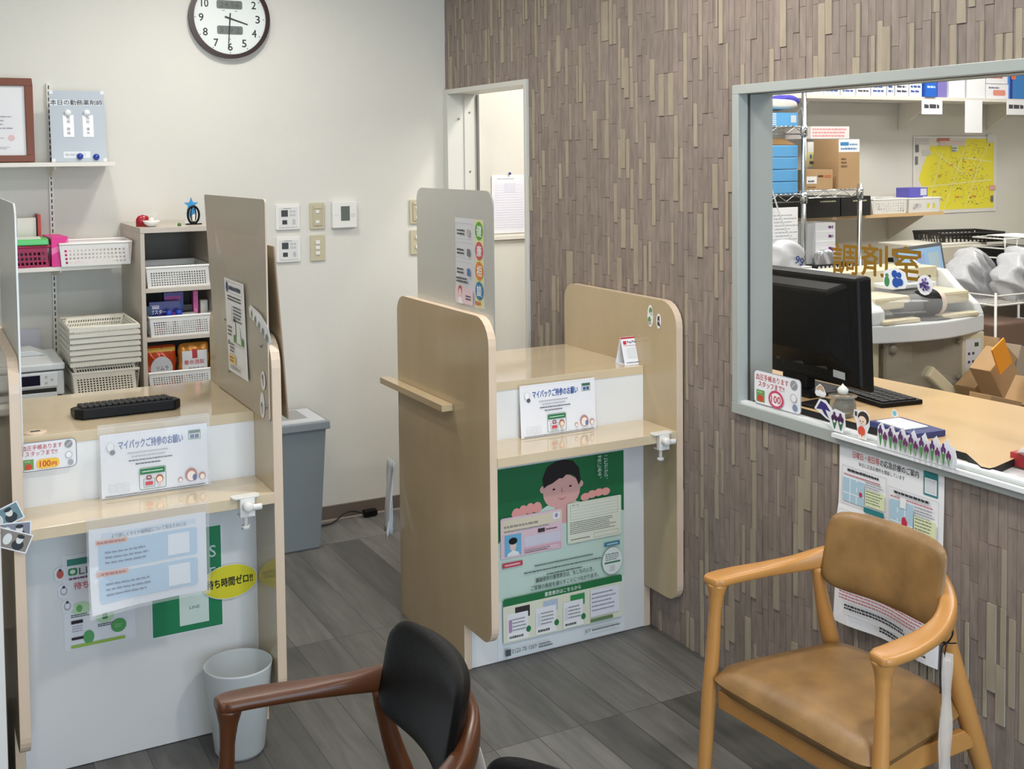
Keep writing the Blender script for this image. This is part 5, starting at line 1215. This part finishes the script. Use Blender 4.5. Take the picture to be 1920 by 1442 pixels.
bx('violet_carton', 'violet carton on the high shelf next to the blue pouch', 'carton', 1758, 130, 1775, 182, -.28, .2, flat((130, 120, 190)), None, None, z=ZS+.0005)
bx('white_paper_bag', 'left white paper bag on the high shelf', 'paper bag', 1779, 120, 1809, 184, -.29, .16, M_paper, 'white paper bags on the high shelf', None, z=ZS+.0005)
bx('white_paper_bag', 'right white paper bag on the high shelf', 'paper bag', 1813, 120, 1847, 184, -.29, .16, M_paper, 'white paper bags on the high shelf', None, z=ZS+.0005)
bx('red_print_carton', 'white carton with orange marks on the high shelf', 'carton', 1849, 158, 1891, 183, -.29, .2, M_paper, None, lambda s, w, h: s.rect(w*.3, h*.2, w*.55, h*.4, (228, 150, 130), .01).lines(w*.1, h*.65, w*.5, h*.2, 1, (120, 120, 150), 3, .6), z=ZS+.0005)
bx('red_print_carton', 'second white carton stacked on the orange-marked carton', 'carton', 1849, 130, 1889, 157, -.285, .2, M_paper, None, lambda s, w, h: s.lines(w*.1, h*.3, w*.7, h*.3, 1, (210, 110, 110), 3, .6))
bx('blue_carton', 'blue carton with an orange tab at the right end of the high shelf', 'carton', 1893, 125, 1935, 183, -.30, .2, flat((60, 130, 200)), None, lambda s, w, h: s.rect(0, 0, w*.12, h, (40, 60, 150)).rect(w*.06, h*.6, w*.2, h*.3, (236, 120, 70)), z=ZS+.0005)
for (x0, y0, x1, y1, lb) in ((1728, 188, 1767, 214, 'short paper slip hanging under the blue pouch'), (1809, 188, 1842, 249, 'long folded paper slip hanging from the high shelf'), (1887, 188, 1925, 215, 'paper slip hanging at the right end of the high shelf')):
    a, c = at(x0, y1, y=-.305), at(x1, y0, y=-.305); s = Sheet(c.x-a.x, c.z-a.z, M_paper)
    if y1 < 240: s.lines(.02, (c.z-a.z)*.35, (c.x-a.x)*.8, .035, 1, (70, 70, 74), x0, .7)
    s.build('paper_slip', (a.x, -.305, a.z), 0, lb, 'paper slip', 'paper slips hanging from the high shelf')
# on the wood shelf
M_bb = mat('black_bin', (30, 29, 28), .45)
def exb(s, w, h): s.lines(w*.4, h*.72, w*.5, h*.10, 1, (190, 190, 150), 4, .7)
bx('storage_bin', 'black storage bin on the wood shelf, left of two', 'bin', 1512, 369, 1575, 405, -.38, .28, M_bb, 'black storage bins', exb, .004, z=ZW+.0005)
bx('storage_bin', 'black storage bin on the wood shelf, right of two', 'bin', 1577, 368, 1632, 402, -.36, .26, M_bb, 'black storage bins', exb, .004, z=ZW+.0005)
def bk_at(name, label, cat, px0, py0, px1, py1, y, d, m, group=None, nx=10, nz=4, z=None, rz=0):
    a, c = at(px0, py1, y=y), at(px1, py1, y=y); top = at((px0+px1)/2, py0, y=y).z; zb = a.z if z is None else z
    return basket(name, c.x-a.x, d, top-zb, m, label, cat, ((a.x+c.x)/2, y+d/2, zb), group, nx, nz, rz=rz)
bk_at('tray_basket', 'white perforated tray on the wood shelf right of the black bins', 'basket', 1637, 374, 1702, 398, -.33, .24, M_white, None, 12, 4, ZW+.001)
bk_at('white_tray', 'smooth white tray at the right end of the wood shelf', 'tray', 1704, 372, 1764, 397, -.33, .24, M_white, None, 2, 1, ZW+.001)
bx('violet_tub', 'violet tub with a label above the white trays', 'tub', 1705, 352, 1739, 370, -.20, .10, flat((104, 100, 200)), None, lambda s, w, h: s.rect(w*.6, h*.2, w*.35, h*.7, (220, 222, 230)))
# yellow street map
a, c = at(1712, 402, y=-.006), at(1868, 256, y=-.006); W, H = c.x-a.x, c.z-a.z
s = Sheet(W, H, M_lam); s.rect(.006, .006, W-.012, H-.012, (226, 222, 212)); YE = (238, 226, 60)
s.poly([(W*.14, .02), (W*.97, .02), (W*.97, H*.97), (W*.62, H*.97), (W*.62, H*.88), (W*.2, H*.88), (W*.10, H*.6), (W*.06, H*.45), (W*.13, H*.3)], YE)
rr = random.Random(5)
def inside(x, z): return .16*W < x < .93*W and .05*H < z < .92*H
for i in range(420):
    cx, cz = rr.gauss(.72, .13)*W, rr.uniform(.08, .9)*H
    if i % 3 == 0: cx, cz = rr.uniform(.2, .6)*W, rr.uniform(.1, .75)*H
    if inside(cx, cz): w_ = rr.uniform(.004, .012); s.poly([(cx, cz), (cx+w_, cz+.002), (cx+w_, cz+.008), (cx, cz+.007)], ((196, 186, 90), (206, 198, 70), (176, 168, 110))[i % 3], up=0 if i else 1)
for (x0, z0, x1, z1) in ((.2, .2, .34, .8), (.1, .35, .95, .42), (.35, .02, .62, .9), (.62, .05, .78, .62), (.6, .72, .95, .66), (.25, .8, .6, .5), (.78, .62, .92, .95)):
    d_ = Vector((x1-x0, z1-z0)).normalized(); nn = Vector((-d_.y, d_.x))*.003; s.poly([(x0*W-nn.x, z0*H-nn.y), (x1*W-nn.x, z1*H-nn.y), (x1*W+nn.x, z1*H+nn.y), (x0*W+nn.x, z0*H+nn.y)], (242, 238, 170), up=1)
s.rect(.01, H*.90, .12, .035, (206, 200, 196)).rect(W*.27, H*.93, W*.15, .022, (214, 120, 112)).rect(W*.30, H*.88, W*.30, .03, (226, 206, 196)).rect(.012, H*.80, .03, .045, (110, 110, 112)).rect(W*.10, H*.76, .07, .03, (200, 200, 196)).rect(W*.44, H*.80, .06, .045, (214, 218, 206)).lines(W*.45, H*.80, .04, .03, 2, (70, 100, 70), 4, .5).rect(.012, H*.64, .022, .05, (120, 118, 120)).rect(W*.88, H*.92, .07, .05, (220, 222, 220)).rect(W*.91, H*.28, .06, .03, (226, 170, 160)).rect(W*.93, H*.12, .025, .04, (110, 110, 110))
for (x, z) in ((.42, .62), (.28, .48), (.22, .28), (.58, .66), (.66, .55), (.5, .2), (.7, .2)): s.rect(W*x, H*z, .03, .006, (226, 130, 60), up=0)
s.build('street_map', (a.x, -.006, a.z), 0, 'yellow street map on the far wall of the dispensing room', 'map')

# white cartons and patterned box on the lower rack
def exw(s, w, h): s.lines(w*.65, h*.3, w*.25, h*.4, 1, (120, 60, 130), 3, .8)
for i, (y0, y1) in enumerate(((452, 484), (434, 452), (418, 434))):
    bx('white_carton', ('white carton on the lower rack, bottom of three', 'white carton on the lower rack, middle of three', 'white carton on the lower rack, top of three')[i], 'carton', 1529, y0, 1566, y1, YB+.06+.003*i, .15, M_paper, 'white cartons on the lower rack', exw)
bx('grey_carton', 'grey-white carton tower left of the white cartons', 'carton', 1513, 420, 1528, 500, YB+.08, .12, flat((200, 202, 204)), None, None)
b = MB(); b.cushion(.12, .11, .05, mat('silver_foil', (206, 208, 214), .15, metal=.6), n=12, p=4, bend=lambda P: (P.x, P.y+.006*math.sin(P.x*90+P.z*50), P.z)); p = at(1545, 487, y=YB+.05); tag(b.build('foil_pouch', loc=tuple(p)), 'silver foil pouch below the white cartons', 'pouch')
def exp(s, w, h):
    for j in range(3):
        for i in range(9): s.ell(w*(.08+.105*i), h*(.18+.32*j), w*.035, h*.11, (236, 236, 236), 8, up=0 if (i or j) else 1)
bx('patterned_box', 'black box with white round pattern on the lower rack', 'box', 1530, 495, 1602, 521, YB+.01, .16, flat((34, 32, 34)), None, exp, z=zB2+.006)
bx('tablet_stand', 'small white card stand on the rack beside the carrier bag', 'card', 1497, 500, 1522, 524, YB-.05, .03, M_paper, None, lambda s, w, h: s.rect(w*.3, h*.1, w*.5, h*.2, (40, 40, 44)))

# tablet packing machine
YM = -1.45
a = at(1618, 640, y=YM); c = at(1845, 640, y=YM); zt = at(1632, 545, y=YM).z; zb = at(1700, 628, y=YM).z
t = thing('packing_machine', 'cream tablet packing machine with clear hood behind the desk', 'packing machine', (a.x, YM, 0))
Wm = c.x-a.x; ZL = zb-.02; M_mw = mat('machine_white', (226, 230, 232), .3); M_mc = mat('machine_cream', (224, 214, 184), .35)
# curved white belt
b = MB(); n = 18; fr = [(Wm*i/n, -.075*math.sin(math.pi*i/n)) for i in range(n+1)]; pl = fr+[(Wm, .42), (0, .42)]
b.prism(pl, 'z', ZL, ZL+.075, M_mw); b.build('belt_housing', t, bevel=.006)
# left shoulder rising to the back
b = MB(); prof = [(-.01, ZL+.074), (-.01, ZL+.13), (.04, ZL+.175), (.12, ZL+.20), (.20, ZL+.27), (.42, ZL+.28), (.42, ZL+.074)]
b.prism(prof, 'x', 0.002, .12, M_mw); b.build('left_shoulder', t, bevel=.010)
b = MB(); prof = [(-.005, ZL+.074), (.02, ZL+.12), (.12, ZL+.19), (.20, ZL+.26), (.42, ZL+.27), (.42, ZL+.074)]
b.prism(prof, 'x', Wm-.05, Wm-.002, M_mw); b.build('right_shoulder', t, bevel=.008)
b = MB(); b.box((.075, .22, ZL+.075), (Wm-.05, .42, ZL+.275), M_mc); bk = b.build('back_console', t, bevel=.004)
b = MB()
for x0_ in (.10, Wm-.23):
    for r in range(2):
        for k in range(6): b.box((x0_+k*.024, .2185, ZL+.215-.028*r), (x0_+k*.024+.016, .2199, ZL+.235-.028*r), flat((84, 82, 74)))
b.build('vents', bk)
for (x0_, x1_) in ((.09, .30), (Wm-.30, Wm-.07)):
    b = MB(); b.box((x0_, .02, ZL+.13), (x1_, .21, ZL+.185), M_mc); b.build('tray_cover', t, bevel=.012)
    b = MB(); b.box((x0_, -.035, ZL+.0755), (x1_, .015, ZL+.095), M_mc); b.build('front_tray', t, bevel=.006)
b = MB(); b.sweep([(.26, .06, ZL+.135), (.50, .06, ZL+.14)], (.045, .045), flat((90, 90, 88)), n=20, cap=False); b.build('roller', t)
b = MB(); b.sweep([(.40, .05, ZL+.14), (.455, .05, ZL+.14)], (.062, .062), M_black, n=24); b.build('black_drum', t)
b = MB(); b.sweep([(.455, .05, ZL+.14), (.48, .05, ZL+.14)], (.060, .060), flat((236, 214, 200)), n=24); b.build('paper_reel', t)
b = MB(); b.lathe([(0, .012), (.10, .010), (.12, .002), (.12, 0), (0, 0)], flat((90, 88, 84)), (.42, .02, ZL+.0755), sy=.55); b.build('turntable', t)
b = MB(); b.box((.28, .10, ZL+.20), (.55, .25, ZL+.222), M_mw); b.build('top_tray', t, bevel=.006)
b = MB(); b.cushion(.12, .08, .04, M_bag, n=10, M=Matrix.Translation((.42, .17, ZL+.245)) @ Matrix.Rotation(1.57, 4, 'X')); b.build('film_roll', t)
# clear hood
b = MB(); n = 14; rows = []
for i in range(n+1):
    x = .08+(Wm-.13)*i/n; y0 = -.075*math.sin(math.pi*x/Wm)+.006
    rows.append([(x, y0, ZL+.076), (x, y0+.01, ZL+.12), (x, y0+.06, ZL+.165), (x, .12, ZL+.200), (x, .21, ZL+.225)])
vs = [v for r in rows for v in r]; b.add(vs, [(i*5+j, i*5+j+1, (i+1)*5+j+1, (i+1)*5+j) for i in range(n) for j in range(4)], M_clear, True); b.build('clear_hood', t)
# lower body
b = MB(); b.box((.0, .02, ZL-.27), (.115, .42, ZL-.001), M_mc); b.box((Wm-.155, -.01, ZL-.20), (Wm-.01, .40, ZL-.001), M_mc); b.box((.115, .12, ZL-.27), (Wm-.155, .42, ZL-.001), flat((200, 192, 172))); b.build('lower_body', t, bevel=.006)
b = MB(); b.box((.115, -.02, ZL-.215), (Wm-.157, .0, ZL-.003), clear_mat('smoked_window', (190, 184, 168), .40, .1)); b.build('smoked_cover', t, bevel=.004)
b = MB()
for (x_, z_, r_) in ((.15, -.03, .022), (.15, -.185, .022), (Wm-.19, -.03, .012), (Wm-.19, -.19, .012)):
    b.sweep([(x_, -.024, ZL+z_), (x_, -.004, ZL+z_)], (r_, r_), flat((128, 122, 110)), n=18)
b.build('cover_hub', t)
b = MB(); b.box((.13, .10, ZL-.215), (.42, .119, ZL-.19), M_mc); b.box((.20, .09, ZL-.12), (.40, .119, ZL-.05), flat((214, 206, 184))); b.build('inner_plate', t)
MB().box((Wm-.35, .05, ZL-.16), (Wm-.20, .118, ZL-.02), flat((104, 92, 80))).build('inner_drum', t)
s = Sheet(.10, .145, flat((222, 224, 228))); s.rect(.06, .11, .026, .018, (70, 80, 60))
for (x, z) in ((.018, .075), (.045, .075), (.018, .038), (.045, .038), (.068, .038)): s.rect(x, z, .014, .012, (70, 60, 96), up=0)
s.build('control_panel', (Wm-.135, -.0115, ZL-.175), parent=t)
b = MB(); M = Matrix.Translation((.36, -.02, ZL-.14)) @ Matrix.Rotation(math.radians(38), 4, 'Y'); b.box((0, -.02, -.03), (.19, .03, .025), M_mc, M); b.build('ejector_arm', t, bevel=.008)
b = MB(); M = Matrix.Translation((.24, -.03, ZL-.40)) @ Matrix.Rotation(math.radians(-58), 4, 'Y'); b.box((0, 0, -.03), (.20, .03, .03), M_mw, M); M = Matrix.Translation((.33, -.02, ZL-.42)) @ Matrix.Rotation(math.radians(-56), 4, 'Y'); b.box((0, 0, -.012), (.2, .03, .012), M_mw, M); b.build('chute', t, bevel=.003)
b = MB(); b.box((0.0, .06, 0), (Wm-.12, .42, ZL-.28), flat((176, 176, 170))); b.build('pedestal', t, bevel=.01)
b = MB(); b.tube(catmull([(Wm-.06, .05, ZL-.20), (Wm-.055, .03, ZL-.30), (Wm-.09, .02, ZL-.50), (Wm-.10, .02, ZL-.7)], 5), .022, flat((180, 182, 180)), n=12); b.build('duct', t)
b = MB(); b.tube(catmull([(Wm-.12, .3, ZL+.30), (Wm-.02, .2, ZL+.20), (Wm+.04, .15, ZL+.10), (Wm+.03, .12, ZL)], 6), .003, M_white, n=6); b.build('cable', t)
s = Sheet(.001, .001); s.mb = MB(); s.lines(0, 0, .05, .008, 1, (214, 150, 170), 3, .7).ell(.074, .004, .010, .011, (140, 196, 160)); s.build('emblem', (Wm-.20, -.056, ZL+.03), parent=t, rotz=.25)
# display on the machine
YD = -1.12
a = at(1688, 530, y=YD); c = at(1776, 530, y=YD); zt = at(1725, 463, y=YD).z
t = thing('tablet_display', 'slanted touch display with a pale blue screen on the machine', 'display', (a.x, YD, ZL+.277)); w = c.x-a.x; h = zt-a.z; up = a.z-(ZL+.277)
b = MB(); b.box((0, 0, 0), (w, .02, h), flat((110, 112, 114), .3)); o = b.build('casing', t, (0, 0, up), bevel=.003); o.rotation_euler = Euler((math.radians(-10), math.radians(-3), 0))
s = Sheet(w-.03, h-.035, flat((150, 190, 220), .1)); s.mb = MB(); s.poly([(0, 0), (s.w, 0), (s.w, s.h), (0, s.h)], mat('lit_screen', (150, 188, 222), .1, emit=.35)).rect(s.w*.3, s.h*.1, s.w*.3, s.h*.7, (166, 192, 236)).rect(s.w*.68, s.h*.1, s.w*.25, s.h*.7, (196, 220, 232)).lines(s.w*.32, s.h*.15, s.w*.25, s.h*.6, 8, (120, 150, 210), 4, .3)
s.build('screen', (.015, -.001, .018), parent=o)
b = MB(); b.box((w*.2, .04, 0), (w*.8, .14, .02), M_black); b.box((w*.42, .02, .01), (w*.58, .06, up+h*.4), M_black); b.build('stand', t)
# shelving, drawers and clutter at the right of the machine
YR = -.72
t = bx('drawer_unit', 'cream stack drawer unit behind the display', 'drawer unit', 1722, 456, 1850, 532, YR, .28, M_cream, None, None, .005)
w = at(1850, 500, y=YR).x-at(1722, 500, y=YR).x
for k in range(2): MB().box((.015, -.006, .014+.10*k), (w-.015, 0, .10+.10*k), flat((214, 208, 190))).build('drawer', t, bevel=.004)
zt_ = t.location.z
b = MB(); b.box((-.1, -.1, -.03), (w+1.2, .6, -.0005), M_shelfw); xx0 = at(1722, 500, y=YR).x
t3 = thing('side_bench', 'bench behind the packing machine carrying the drawer unit', 'bench', (xx0, YR, 0)); b.v = [Vector((v.x, v.y, v.z+zt_)) for v in b.v]; b.build('top', t3)
MB().box((-.08, .56, 0), (w+1.1, .58, zt_-.032), M_cab).build('back_panel', t3)
for x_ in (-.06, w+1.05): MB().box((x_, -.06, 0), (x_+.03, .55, zt_-.032), M_cab).build('leg', t3)
bk_at('storage_basket', 'black perforated basket tilted on the cream drawer unit', 'basket', 1786, 437, 1880, 458, YR-.0, .26, M_bb, None, 14, 4, z=at(1786, 457, y=YR).z, rz=math.radians(-14))
p = at(1885, 480, y=YR-.15); t = thing('wire_tray', 'white wire letter tray with black files right of the drawers', 'tray', tuple(p)); b = MB()
for z_ in (0, .05, .10):
    b.tube([(-.13, -.1, z_), (.13, -.1, z_), (.13, .1, z_), (-.13, .1, z_)], .004, M_white, closed=True, n=6)
for x_ in (-.13, -.04, .05, .13): b.tube([(x_, -.1, 0), (x_, -.1, .10)], .0035, M_white, n=6)
b.build('frame', t); MB().box((-.12, -.09, .004), (.12, .09, .012), M_black).box((-.11, -.09, .02), (.12, .09, .045), M_black).build('files', t); MB().box((-.02, -.13, .104), (.2, .1, .108), M_paper).build('papers', t)
MB().box((-.13, -.10, -(p.z-zt_)+.0), (-.12, .1, -.004), M_black).box((.12, -.1, -(p.z-zt_)), (.13, .1, -.004), M_black).build('riser', t)
def crumpled(name, w, h, d, loc, label, seed, m=M_bag):
    rr = random.Random(seed); A = [(rr.uniform(20, 60), rr.uniform(20, 60), rr.uniform(0, 6)) for _ in range(5)]
    def bd(P):
        k = sum(abs(math.sin(P.x*a*.7+P.z*c*.7+e))-.6 for a, c, e in A)*.012
        return (P.x*(1-.75*max(0, P.z/h*2))+k*.5, P.y+k*1.6, P.z+k*.6)
    b = MB(); b.cushion(w, h, d, m, n=40, p=3, bend=bd); return tag(b.build(name, loc=loc), label, 'plastic bag')
p = at(1822, 522, y=-1.02); crumpled('plastic_bag', .34, .30, .16, tuple(p), 'large crumpled clear plastic bag right of the machine', 3)
p = at(1915, 515, y=-1.20); crumpled('plastic_bag', .34, .26, .16, tuple(p), 'second crumpled plastic bag at the right window edge', 8)
# white wire stand under the bags
p = at(1880, 560, y=-1.16); t = thing('wire_stand', 'white wire shelf stand holding the plastic bags', 'wire stand', (p.x, p.y, 0)); b = MB()
for z_ in (p.z, p.z-.30):
    b.tube([(-.25, -.16, z_), (.35, -.16, z_), (.35, .18, z_), (-.25, .18, z_)], .005, M_white, closed=True, n=6)
    b.tube([(-.25, -.16, z_+.045), (.35, -.16, z_+.045), (.35, .18, z_+.045), (-.25, .18, z_+.045)], .004, M_white, closed=True, n=6)
    for k in range(18): b.tube([(-.25+.035*k, -.16, z_), (-.25+.035*k, .18, z_)], .002, M_white, n=4)
b.build('wire_shelves', t); b = MB()
for (x_, y_) in ((-.25, -.16), (.35, -.16), (-.25, .18), (.35, .18)): b.tube([(x_, y_, 0), (x_, y_, p.z+.06)], .006, M_white, n=8)
b.build('posts', t)
b = MB(); b.box((-.23, -.14, 0), (.05, .15, .20), flat((120, 96, 80))); tag(b.build('brown_parcel', loc=(p.x-.0, p.y, p.z-.292), bevel=.01), 'brown wrapped parcel on the lower wire shelf', 'parcel')
b = MB(); b.box((-.0, -.14, 0), (.2, .15, .16), mat('cloudy_plastic', (210, 216, 220), .3, trans=.3)); tag(b.build('clear_box', loc=(p.x+.12, p.y, p.z-.292), bevel=.01), 'cloudy plastic box beside the brown parcel', 'plastic box')
# heap of cardboard
def carton(px, py, y, s3, rot, label, c=M_card, group='heap of cardboard by the packing machine'):
    p = at(px, py, y=y); b = MB(); b.box((-s3[0]/2, -s3[1]/2, -s3[2]/2), (s3[0]/2, s3[1]/2, s3[2]/2), c); o = b.build('cardboard_box', loc=tuple(p), bevel=.002); o.rotation_euler = Euler([math.radians(r) for r in rot]); return tag(o, label, 'cardboard box', group)
carton(1862, 672, -1.42, (.17, .10, .13), (0, 38, 4), 'dark cardboard flap piece at the top left of the heap')
carton(1838, 722, -1.54, (.18, .10, .12), (0, -30, 4), 'cardboard box low beside the machine duct')
carton(1875, 718, -1.69, (.14, .10, .28), (0, -36, 4), 'tall tilted cardboard box in the middle of the heap')
carton(1910, 690, -1.40, (.22, .12, .18), (0, 20, 4), 'grey-brown cardboard box at the right of the heap', flat((178, 164, 146)))
carton(1868, 758, -1.85, (.22, .10, .06), (0, 14, 3), 'flat cardboard piece at the bottom of the heap')
carton(1925, 745, -1.86, (.13, .10, .11), (0, -50, 5), 'small tilted cardboard box at the window edge')
p = at(1878, 668, y=-1.82); o = MB().box((-.045, -.003, -.06), (.045, .003, .06), flat((250, 160, 30))).build('orange_envelope', loc=tuple(p)); o.rotation_euler = Euler((0, math.radians(-28), math.radians(5))); tag(o, 'bright orange envelope stuck in the cardboard heap', 'envelope')
# table that carries the heap
zz = at(1870, 790, y=-1.75).z
t = thing('low_table', 'low table under the cardboard heap behind the desk', 'table', (1.55, -1.72, 0)); MB().box((-.05, -.2, zz-.12), (.6, .13, zz-.10), M_cab).build('tabletop', t)
for x_ in (-.03, .55):
    for y_ in (-.18, .08): MB().box((x_, y_, 0), (x_+.03, y_+.03, zz-.121), M_cab).build('leg', t)
